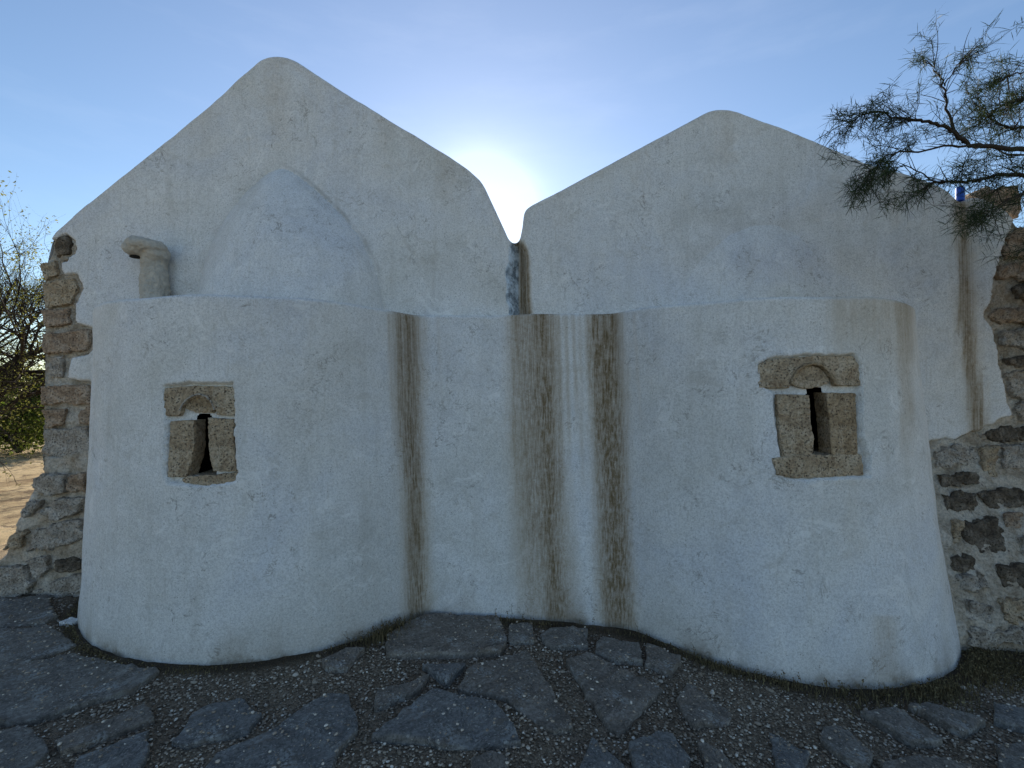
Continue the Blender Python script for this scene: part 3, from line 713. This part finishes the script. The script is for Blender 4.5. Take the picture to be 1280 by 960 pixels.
attr(me, 'soil', soil); attr(me, 'sandy', sandy)
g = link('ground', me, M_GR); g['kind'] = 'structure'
# ------------------------------------------------------------------ flagstones
SL = [
 ('z', [(484,799),(483,824),(626,821),(634,803),(623,776),(544,772),(519,780)], M_S2, 'brown flagstone with straight front edge and chipped corner, touching the wall between the apses'),
 ('z', [(637,785),(636,808),(668,806),(666,785)], M_S3, 'smallest squarish flagstone, beside the chipped brown slab at the wall'),
 ('z', [(675,799),(687,790),(734,790),(735,814),(687,812)], M_S3, 'small pale five sided flagstone below the middle brown stain'),
 ('z', [(745,808),(754,802),(799,810),(804,833),(759,828),(743,821)], M_S3, 'small grey flagstone below the brown stain on the right of the linking wall'),
 ('z', [(808,810),(851,826),(840,848),(806,835)], M_S2, 'small tan brown flagstone at the foot of the right apse where it starts to curve'),
 ('z', [(707,830),(734,821),(828,866),(775,923),(756,909)], M_S2, 'large brown kite shaped flagstone with a dark pointed tip'),
 ('z', [(587,837),(659,817),(713,902),(716,916),(691,920),(630,877),(572,866)], M_S2, 'long brown flagstone running diagonally beside the kite shaped slab'),
 ('z', [(526,835),(583,833),(558,860)], M_S1, 'small grey triangular flagstone in front of the chipped brown slab'),
 ('z', [(463,927),(540,869),(616,884),(634,902),(652,936),(572,940),(508,931)], M_S1, 'large blue grey flagstone with a white lichen patch, front centre'),
 ('z', [(472,866),(537,850),(526,866),(468,891)], M_S2, 'narrow half buried flagstone pointing up at the triangular slab'),
 ('z', [(402,830),(432,817),(456,817),(434,842),(407,841)], M_S2, 'small brown flagstone among the weeds at the right foot of the left apse'),
 ('z', [(250,893),(300,877),(328,897),(310,920),(233,937),(213,933)], M_S1, 'blue black flagstone with white flecks in front of the left apse'),
 ('z', [(330,925),(398,880),(415,871),(436,873),(447,917),(420,950),(405,985),(240,990),(270,950)], M_S1, 'very large dark blue flagstone at the bottom edge, left of the lichen patched slab'),
 ('z', [(-35,847),(93,820),(200,843),(167,867),(43,905),(-35,912)], M_S3, 'broad grey flagstone left of the left apse, the largest on that side'),
 ('z', [(-40,795),(63,787),(97,810),(30,837),(-40,845)], M_S3, 'wedge shaped grey flagstone close to the left corner of the left apse'),
 ('z', [(-40,757),(60,748),(72,775),(57,783),(-40,790)], M_S3, 'flagstone against the rubble footing at the left corner'),
 ('z', [(70,933),(180,887),(193,905),(140,927),(75,950)], M_S2, 'thin brownish flagstone sliver near the bottom left'),
 ('z', [(100,952),(187,922),(183,955),(160,985),(85,985)], M_S1, 'dark flagstone at the bottom edge beneath the brownish sliver'),
 ('z', [(-40,925),(40,915),(62,945),(20,985),(-40,990)], M_S3, 'grey flagstone filling the bottom left corner'),
 ('z', [(845,880),(862,859),(916,899),(912,908),(867,912)], M_S2, 'small brown flagstone right of the kite shaped slab'),
 ('z', [(786,935),(822,921),(841,925),(864,955),(850,985),(800,985)], M_S1, 'blue grey rounded flagstone at the bottom edge right of the pointed slab'),
 ('z', [(871,932),(905,950),(935,985),(885,985)], M_S2, 'half buried brown flagstone at the bottom edge'),
 ('z', [(961,923),(1014,947),(1005,985),(975,985)], M_S1, 'tapering slate flagstone at the bottom edge in front of the right apse'),
 ('z', [(1029,917),(1059,917),(1092,951),(1085,966),(1062,959),(1025,932)], M_S3, 'rounded grey flagstone in front of the right apse'),
 ('z', [(1074,895),(1119,891),(1180,932),(1137,936)], M_S3, 'long gravel strewn flagstone below the right apse'),
 ('z', [(1134,889),(1160,884),(1233,908),(1205,923)], M_S3, 'pale grey flagstone bordering the dark weeds at the right corner'),
 ('z', [(1242,885),(1300,897),(1300,922),(1242,906)], M_S1, 'flagstone at the right frame edge behind the corner slab'),
 ('z', [(1244,936),(1310,930),(1310,985),(1250,970)], M_S3, 'flagstone in the bottom right corner'),
 ('z', [(725,962),(740,929),(781,965),(775,985),(722,985)], M_S1, 'pointed blue slate flagstone at the bottom edge'),
 ('z', [(588,957),(615,946),(636,958),(634,985),(588,985)], M_S2, 'small flagstone at the bottom edge below the lichen patched slab'),
 ('z', [(1100,958),(1150,950),(1215,962),(1210,985),(1110,985)], M_S2, 'brown flagstone at the bottom edge near the right corner'),
]
slab_xy = []
for _, poly, mat, lab in SL:
    h_ = .027 + .010 * rng.random()
    pts = []
    for x, y in poly:
        q = PG(x, y); pts.append(Vector((q[0], q[1], q[2] + h_ + rng.normal(0, .003))))
    slab_xy.append([(p.x, p.y) for p in pts])
    o = prism('flagstone', pts, (0, 0, -1), .07, mat, None, .0075, .007, .06, jag=.05, sm=2)
    tag(o, lab, 'flagstone', 'flagstones paving the ground before the chapel')
# ------------------------------------------------------------------ gravel
ico = bmesh.new(); bmesh.ops.create_icosphere(ico, subdivisions=1, radius=1); IV = np.array([v.co[:] for v in ico.verts]); IF = np.array([[v.index for v in f.verts] for f in ico.faces]); ico.free()
def scatter(n, box, smin, smax, power, on_slab):
    x = rng.uniform(box[0], box[1], n); y = rng.uniform(box[2], box[3], n)
    ins = np.zeros(n, bool)
    for sp in slab_xy: ins |= inpoly(x, y, sp)
    wl = inpoly(x, y, [tuple(p) for p in bot[::6]] + [(4.6, 4.2), (4.6, 6), (-4.6, 6)])
    wl |= (x > 3.1) & (y > 3.2); wl |= (x < -3.0) & (y > 3.7)
    k = ~wl & (ins if on_slab else ~ins); x, y = x[k], y[k]; n = len(x)
    s = smin + (smax - smin) * rng.random(n)**power
    z = ground_z(x, y) + fbm(np.stack([x, y, 0 * x], 1), 2.2, 3) * .012 + (.038 if on_slab else .004) + s * .25
    sc = np.stack([s * rng.uniform(.7, 1.5, n), s * rng.uniform(.6, 1.1, n), s * rng.uniform(.35, .7, n)], 1)
    a = rng.uniform(0, 6.28, n)
    v = IV[None] * (1 + rng.normal(0, .14, (n, len(IV), 1))) * sc[:, None]
    c, s_ = np.cos(a)[:, None], np.sin(a)[:, None]
    vx = v[..., 0] * c - v[..., 1] * s_; vy = v[..., 0] * s_ + v[..., 1] * c
    V_ = np.stack([vx + x[:, None], vy + y[:, None], v[..., 2] + z[:, None]], -1)
    Fc = IF[None] + (np.arange(n) * len(IV))[:, None, None]
    sh = np.clip(rng.beta(2, 3, n) + (rng.random(n) < .09) * .5, 0, 1)
    return V_.reshape(-1, 3), Fc.reshape(-1, 3), np.repeat(sh, len(IV))
parts = [scatter(62000, (-4.2, 4.2, 1.6, 3.9), .0028, .0095, 2.0, False), scatter(900, (-4.2, 4.2, 1.6, 3.9), .008, .020, 2.5, False), scatter(9500, (-4.2, 4.2, 1.6, 3.9), .0025, .0095, 2.2, True)]
off = 0; Vs, Fs, Ss = [], [], []
for v, f, s_ in parts: Vs.append(v); Fs.append(f + off); Ss.append(s_); off += len(v)
me = npmesh('gravel', np.concatenate(Vs), np.concatenate(Fs), False); attr(me, 'shade', np.concatenate(Ss))
tag(link('gravel', me, M_PEB), 'grey brown gravel and grit between the flagstones', 'gravel', kind='stuff')
# white chip of stone by the left corner
q = PG(87, 782); o = prism('stone_chip', [Vector(q) + Vector(v) for v in ((-.05,-.03,.04),(.05,-.035,.03),(.06,.03,.04),(-.03,.04,.045))], (0,0,-1), .05, M_PL, None, .006, .012, .03, sm=3)
for nme in (): pass
tag(o, 'small whitish lump of plaster lying at the left corner of the left apse', 'stone')
# ------------------------------------------------------------------ weeds along the wall foot
def blades(cx, cy, n, hmin, hmax, spread, V_, F_, Sh, wid=.0022, droop=.5):
    for _ in range(n):
        x = cx + rng.normal(0, spread); y = cy - abs(rng.normal(0, spread)); z = float(ground_z(x, y)) + .004
        h = rng.uniform(hmin, hmax); a = rng.uniform(0, 6.28); l = rng.uniform(.1, droop) * h; b = len(V_); w_ = wid * rng.uniform(.6, 1.4)
        dx, dy = math.cos(a), math.sin(a); sx, sy = -dy * w_, dx * w_; sh = rng.random()
        for k in range(4):
            f_ = k / 3; px_ = x + dx * l * f_**2; py_ = y + dy * l * f_**2; pz = z + h * f_ * (1 - .25 * f_ * droop); ww = 1 - .8 * f_
            V_.append((px_ - sx * ww, py_ - sy * ww, pz)); V_.append((px_ + sx * ww, py_ + sy * ww, pz)); Sh += [sh, sh]
        for k in range(3): F_.append((b + 2 * k, b + 2 * k + 1, b + 2 * k + 3, b + 2 * k + 2))
def leaflet(x, y, z, s, V_, F_, Sh, sh):
    b = len(V_); n = rng.normal(size=3); n /= np.linalg.norm(n); u = np.cross(n, rng.normal(size=3)); u /= np.linalg.norm(u); v = np.cross(n, u)
    c = np.array([x, y, z])
    for a, d in ((-1, 0), (0, .5), (1, 0), (0, -.5)): V_.append(tuple(c + u * a * s + v * d * s)); Sh.append(sh)
    F_.append((b, b + 1, b + 2, b + 3))
VV, FF, SH = [], [], []
bx_, by_ = proj(np.stack([bot[:, 0], bot[:, 1], ground_z(bot[:, 0], 0)], 1))
for i in range(0, NC, 2):
    x, y = bot[i]; p_ = bx_[i]
    if y > 3.75: continue
    dens = np.interp(p_, [90, 110, 200, 300, 400, 430, 470, 520, 545, 600, 640, 700, 760, 830, 860, 950, 1100, 1160, 1210], [9, 10, 8, .8, 1.5, 9, 20, 14, 3, 3, 9, 7, 5, 8, 14, 16, 18, 20, 26])
    tall = np.interp(p_, [90, 200, 400, 440, 480, 520, 545, 640, 760, 860, 1200], [.03, .025, .025, .06, .10, .075, .035, .045, .035, .045, .05])
    nx, ny = nrm[i, 0, 0], nrm[i, 0, 1]
    clump = .35 + 1.3 * max(0, float(fbm(np.array([x * 1., y, 3.]), 5, 2)) + .35)
    n_ = int(dens * clump * 1.6)
    for _ in range(n_):
        o_ = abs(rng.normal(0, .035 + .05 * (p_ > 1000) + .03 * (430 < p_ < 520))) + .01
        blades(x + nx * o_, y + ny * o_, 1, tall * .3, tall * (1 + .4 * rng.random()), .012, VV, FF, SH)
        if rng.random() < .55:
            leaflet(x + nx * o_, y + ny * o_, float(ground_z(x, y)) + rng.uniform(.005, tall), rng.uniform(.004, .010), VV, FF, SH, rng.random())
# right corner mat of weeds
for _ in range(5200):
    x = rng.normal(3.35, .33); y = rng.normal(3.0, .13)
    if x < 2.7: continue
    blades(x, y, 1, .01, .05, .01, VV, FF, SH)
    leaflet(x, y, float(ground_z(x, y)) + rng.uniform(.005, .04), rng.uniform(.004, .009), VV, FF, SH, rng.random())
# taller stalks with seed heads / tiny leaves
for p_ in (432, 440, 452, 470, 476, 488, 503, 508, 620, 636, 641, 655, 723, 745, 802, 870, 905, 910, 940, 958, 980, 1000, 1032, 1046, 1050, 1066, 1070, 1096, 1128, 1150, 1175, 1186, 1192):
    i = int(np.argmin(np.abs(bx_ - p_) + 50 * (bot[:, 1] > 3.8))); x, y = bot[i] + nrm[i, 0, :2] * .03
    h = .05 + .05 * rng.random() + (.06 if p_ in (641,) else 0); z = float(ground_z(x, y)); lx, ly_ = rng.normal(0, .02, 2)
    pts = [np.array([x + lx * f_**2, y + ly_ * f_**2 - .01 * f_, z + h * f_]) for f_ in (0, .4, .75, 1)]
    r0 = len(VV); tmpv, tmpf = [], []; tube(tmpv, tmpf, pts, .0012, 3); VV += [tuple(v) for v in tmpv]; SH += [.3] * len(tmpv); FF += [tuple(a + r0 for a in f) for f in tmpf]
    for _ in range(int(rng.integers(4, 12))):
        f_ = rng.uniform(.45, 1.05); q = pts[0] + (pts[-1] - pts[0]) * f_; leaflet(q[0] + rng.normal(0, .006), q[1] + rng.normal(0, .006), q[2], rng.uniform(.004, .009), VV, FF, SH, rng.random())
me = npmesh('weeds', VV, FF, False); attr(me, 'shade', SH)
tag(link('weeds', me, M_WEED), 'low dry brown weeds growing along the foot of the white walls', 'weeds', kind='stuff')

# ------------------------------------------------------------------ trees
class Tree:
    def __init__(s): s.V, s.F, s.S = [], [], []; s.LV, s.LF, s.LS = [], [], []
    def limb(s, pts, rad, n=6):
        tv, tf = [], []; tube(tv, tf, pts, rad, n); b = len(s.V); s.V += tv; sh = rng.random(); s.S += [sh] * len(tv); s.F += [tuple(a + b for a in f) for f in tf]
    def needles(s, p, d, n, ln, wd, spread, sag=.25):
        for _ in range(n):
            dd = d + rng.normal(0, spread, 3); dd /= np.linalg.norm(dd) + 1e-9; l = ln * rng.uniform(.45, 1.15); sd = np.cross(dd, rng.normal(size=3)); sd /= np.linalg.norm(sd) + 1e-9
            b = len(s.LV); sh = rng.random(); w_ = wd * rng.uniform(.6, 1.3); st_ = p + rng.normal(0, .006, 3)
            m_ = st_ + dd * l * .55 - np.array([0, 0, sag * .25 * l]); e = st_ + dd * l - np.array([0, 0, sag * l])
            s.LV += [st_ - sd * w_ * .5, st_ + sd * w_ * .5, m_ + sd * w_, m_ - sd * w_, e + sd * w_ * .2, e - sd * w_ * .2]; s.LS += [sh] * 6
            s.LF += [(b, b + 1, b + 2, b + 3), (b + 3, b + 2, b + 4, b + 5)]
    def leaf(s, c, sz, sh=None):
        n = rng.normal(size=3); n /= np.linalg.norm(n); u = np.cross(n, rng.normal(size=3)); u /= np.linalg.norm(u); v = np.cross(n, u); b = len(s.LV)
        sh = rng.random() if sh is None else sh
        s.LV += [c - u * sz, c + v * sz * .45, c + u * sz, c - v * sz * .45]; s.LS += [sh] * 4; s.LF.append((b, b + 1, b + 2, b + 3))
    def build(s, name, loc, bark, leaf, lab, cat, group=None):
        r = empty(name, loc); tag(r, lab, cat, group)
        me = npmesh('trunk', s.V, s.F, True, loc); attr(me, 'shade', s.S); link('trunk', me, bark, r, loc)
        me = npmesh('crown', s.LV, s.LF, False, loc); attr(me, 'shade', s.LS); link('crown', me, leaf, r, loc); return r
def wander(p, d, length, n, curl, lift=0):
    pts = [np.array(p, float)]; d = np.array(d, float); d /= np.linalg.norm(d)
    for _ in range(n):
        d = d + rng.normal(0, curl, 3) + np.array([0, 0, lift]); d /= np.linalg.norm(d); pts.append(pts[-1] + d * length / n)
    return pts, d
def branch(T, p, d, length, r, lvl, cfg):
    n = max(3, int(4 + lvl)); pts, de = wander(p, d, length, n, cfg['curl'], cfg['lift'])
    T.limb(pts, [r * (1 - .6 * i / n) for i in range(n + 1)], 7 if lvl > 2 else 5 if lvl > 1 else 4)
    if lvl == 0:
        for k in range(1, len(pts)):
            if rng.random() < cfg['leafy']: cfg['tip'](T, pts[k], pts[k] - pts[k - 1])
        return
    nc = cfg['kids'][lvl]
    for k in range(nc):
        f_ = rng.uniform(.25, 1.0); i = min(int(f_ * n), n - 1); q = pts[i] + (pts[i + 1] - pts[i]) * (f_ * n - i)
        dd = (pts[i + 1] - pts[i]); dd /= np.linalg.norm(dd); dd = dd + rng.normal(0, cfg['fan'], 3); dd /= np.linalg.norm(dd)
        branch(T, q, dd, length * rng.uniform(.45, .75), r * (1 - .6 * f_) * .6, lvl - 1, cfg)
# (a) overhanging tamarisk at the right, trunk outside the picture
T = Tree(); base_t = np.array([4.55, 2.75, float(ground_z(4.5, 2.7)) - .1])
tp = [base_t, base_t + [.03, .02, .6], base_t + [-.05, .06, 1.3], base_t + [.05, .0, 2.0], base_t + [0, .05, 2.6], base_t + [.1, .1, 3.2], base_t + [.05, .0, 3.9]]
T.limb(tp, [.13, .11, .10, .085, .07, .045, .02], 10)
def px_path(lst): return [P(x, y, Y) for x, y, Y in lst]
def spray(T, p, d, size=1.):
    """a feathery drooping twig end"""
    d = d / (np.linalg.norm(d) + 1e-9)
    pts, de = wander(p, d + rng.normal(0, .3, 3) + np.array([0, 0, .05]), .11 * size * rng.uniform(.7, 1.3), 4, .09, -.03)
    T.limb(pts, [.0016, .0014, .0012, .001, .0007], 3)
    for k in range(1, 5):
        T.needles(pts[k], pts[k] - pts[k - 1], 7, .075 * size, .0014, .26, .12)
def foliate(T, path, r0, r1, side=.35, dens=26, twig=.16, start=0.):
    L_ = [np.linalg.norm(b - a) for a, b in zip(path[:-1], path[1:])]; tot = sum(L_); n = len(path) - 1
    sub = []
    for a, b in zip(path[:-1], path[1:]):
        for k in range(4): sub.append(a + (b - a) * k / 4 + rng.normal(0, .004, 3))
    sub.append(path[-1]); m = len(sub) - 1
    T.limb(sub, [r0 + (r1 - r0) * i / m for i in range(m + 1)], 6)
    for _ in range(int(dens * tot)):
        f_ = start + (1 - start) * rng.random()**.75; i = min(int(f_ * m), m - 1); q = sub[i]; d = sub[i + 1] - sub[i]; d = d / np.linalg.norm(d); fl = float(vnoise(np.array([q * 5.5]))[0]) > .02
        dd = d * 1.1 + rng.normal(0, side * 1.4, 3); dd[1] *= .8; dd /= np.linalg.norm(dd)
        pts, de = wander(q, dd, twig * rng.uniform(.4, 1.2), 4, .09, -.01)
        T.limb(pts, [.0028, .0024, .002, .0016, .0011], 4)
        for j in (2, 3, 4):
            if rng.random() < (.62 if fl else .18): spray(T, pts[j], pts[j] - pts[j - 1])
    for _ in range(5): spray(T, sub[-1], sub[-1] - sub[-2], 1.1)
A1 = px_path([(1330,186,2.9),(1280,187,2.85),(1245,184,2.8),(1212,181,2.78),(1196,168,2.75),(1180,158,2.73),(1160,153,2.7),(1140,148,2.7),(1118,146,2.68),(1098,139,2.66),(1082,142,2.65),(1066,152,2.64)])
A2 = px_path([(1205,178,2.78),(1192,162,2.8),(1184,140,2.82),(1181,118,2.84),(1178,102,2.86),(1171,90,2.87),(1162,80,2.88)])
A3 = px_path([(1180,108,2.85),(1189,92,2.86),(1199,79,2.88),(1209,70,2.9)])
A4 = px_path([(1235,183,2.8),(1205,183,2.74),(1180,183,2.7),(1150,189,2.68),(1125,188,2.66),(1105,196,2.64),(1088,214,2.62),(1082,226,2.62)])
A5 = px_path([(1330,214,2.8),(1280,218,2.76),(1245,220,2.74),(1215,226,2.7),(1185,227,2.68),(1165,228,2.66),(1148,240,2.64)])
A6 = px_path([(1168,228,2.66),(1150,215,2.7),(1130,208,2.72),(1118,212,2.7)])
A7 = px_path([(1330,110,3.1),(1290,120,3.0),(1262,128,2.95),(1240,140,2.9),(1222,155,2.88)])
A8 = px_path([(1330,70,3.2),(1300,84,3.15),(1270,92,3.1),(1248,102,3.05)])
A9 = px_path([(1330,240,2.75),(1290,238,2.72),(1262,250,2.7),(1245,258,2.68),(1230,270,2.66)])
A10 = px_path([(1330,160,3.0),(1290,158,2.96),(1262,160,2.92),(1240,150,2.9),(1225,130,2.9)])
for A, r0, r1, dn, stt in ((A1,.015,.0025,26,.25),(A2,.009,.002,42,.2),(A3,.004,.0015,52,0),(A4,.007,.002,30,.2),(A5,.013,.0025,36,.1),(A6,.004,.0015,36,.1),(A7,.012,.002,60,.1),(A8,.008,.002,40,.2),(A9,.008,.002,26,.1),(A10,.012,.002,60,.1)):
    foliate(T, A, r0, r1, dens=dn, start=stt)
for A, r0 in ((A1, .020), (A5, .018), (A7, .012), (A8, .008), (A9, .008), (A10, .012)):   # join to the trunk
    h_ = min(max(A[0][2] - .75 - rng.random() * .5, .9), 3.2); j = base_t + np.array([.0, .03, h_ + .1]); a0 = A[0]; m_ = []
    for k in range(7):
        f_ = k / 6; q = j * (1 - f_) + a0 * f_; q = q + np.array([0, .05 * math.sin(f_ * 3.1), -.12 * math.sin(f_ * 3.14)]) + (rng.normal(0, .025, 3) if 0 < k < 6 else 0); m_.append(q)
    T.limb(m_, [r0 * 1.9 - (r0 * .9) * k / 6 for k in range(7)], 7)
    for k in (2, 3, 4, 5):
        branch(T, m_[k], rng.normal(0, .6, 3) + np.array([.1, 0, .5]), .6, .009, 1, dict(curl=.12, lift=.02, leafy=.8, kids={1: 5}, fan=.5, tip=lambda T, p, d: spray(T, p, d, 1.3)))
cfg = dict(curl=.13, lift=.03, leafy=.8, kids={1: 6, 2: 5, 3: 5}, fan=.5, tip=lambda T, p, d: spray(T, p, d, 1.4))
for a in range(7):
    an = a / 7 * 6.28 + .3; dr = np.array([math.cos(an), math.sin(an), .45])
    if dr[0] < -.1: continue
    branch(T, base_t + np.array([0, 0, 1.8 + .25 * a]), dr, 1.1, .04, 2, cfg)
T.build('tamarisk_tree', tuple(base_t), M_BARK, M_LEAF, 'dark feathery tamarisk branches reaching in over the right gable from beyond the frame', 'tree')
# (b) sparse tree behind the left corner
rng = np.random.default_rng(21)
T = Tree(); b0 = np.array([-10.4, 9.0, -.1])
T.limb([b0, b0 + [.1, 0, .7], b0 + [.35, .1, 1.3], b0 + [.5, .1, 1.8]], [.16, .13, .11, .09], 10)
def tipl(T, p, d):
    sh0 = rng.random() * .6
    for _ in range(int(rng.integers(5, 12))): T.leaf(p + rng.normal(0, .055, 3), rng.uniform(.014, .030), min(1, sh0 + rng.random() * .4))
cfgb = dict(curl=.17, lift=.02, leafy=.13, kids={1: 8, 2: 8, 3: 9, 4: 4}, fan=.55, tip=tipl)
for dr, st_, ln, r in (((1,.0,.25), 1.0, 2.1, .05), ((.9,.1,.8), 1.7, 2.2, .055), ((.5,-.2,1.3), 1.8, 2.2, .05), ((.9,-.1,.42), 1.4, 2.3, .055), ((-.6,.3,1.), 1.7, 2.0, .05), ((.1,.9,.9), 1.7, 1.8, .08), ((-.2,-.8,.8), 1.6, 1.7, .08), ((1.,.2,1.15), 1.8, 2.4, .05)):
    branch(T, b0 + np.array([.15 + st_ * .15, .05, st_]), np.array(dr, float), ln, r, 3, cfgb)
T.build('sparse_tree', tuple(b0), M_BARK, M_LEAFY, 'thinly leaved tree with crooked bare branches behind the left corner of the chapel', 'tree')
# (c) bushes under and beyond the tree
def bush(loc, rx, ry, h, n, lab, seed, sz=.045):
    global rng
    rng = np.random.default_rng(seed); T = Tree(); loc = np.array(loc, float)
    for k in range(9):
        a = rng.uniform(0, 6.28); pts, _ = wander(loc, (math.cos(a) * .6, math.sin(a) * .6, 1), h * .8, 5, .15); T.limb(pts, [.035, .03, .022, .016, .01, .006], 5)
    nc = 46; cs = []
    for _ in range(nc):
        a = rng.uniform(0, 6.28); rr_ = rng.random()**.5; zz = rng.uniform(.12, 1) ; sh_ = math.sqrt(max(0, 1 - (zz * .95)**2.4))
        cs.append(loc + np.array([math.cos(a) * rx * rr_ * sh_, math.sin(a) * ry * rr_ * sh_, h * zz * .93]))
    for _ in range(n):
        c = cs[int(rng.integers(nc))]; T.leaf(c + rng.normal(0, 1, 3) * np.array([rx, ry, h]) * .10, sz * rng.uniform(.6, 1.3))
    return T.build('bush', tuple(loc), M_BARK, M_BUSH, lab, 'bush')
bush((-12.5, 12.2, 0), 2.1, 1.3, 2.05, 20000, 'dense green bush under the sparse tree, behind the left corner', 5)
bush((-15.8, 13.2, 0), 2.2, 1.5, 2.3, 9000, 'wide green bush beyond the frame on the left', 6)
bush((13.5, 12.5, -.25), 2.0, 1.5, 1.9, 8000, 'green bush in the open ground beyond the right frame edge', 9)
bush((-10.2, 16.5, 0), 1.9, 1.4, 1.7, 8000, 'smaller green bush farther back behind the left corner', 8)
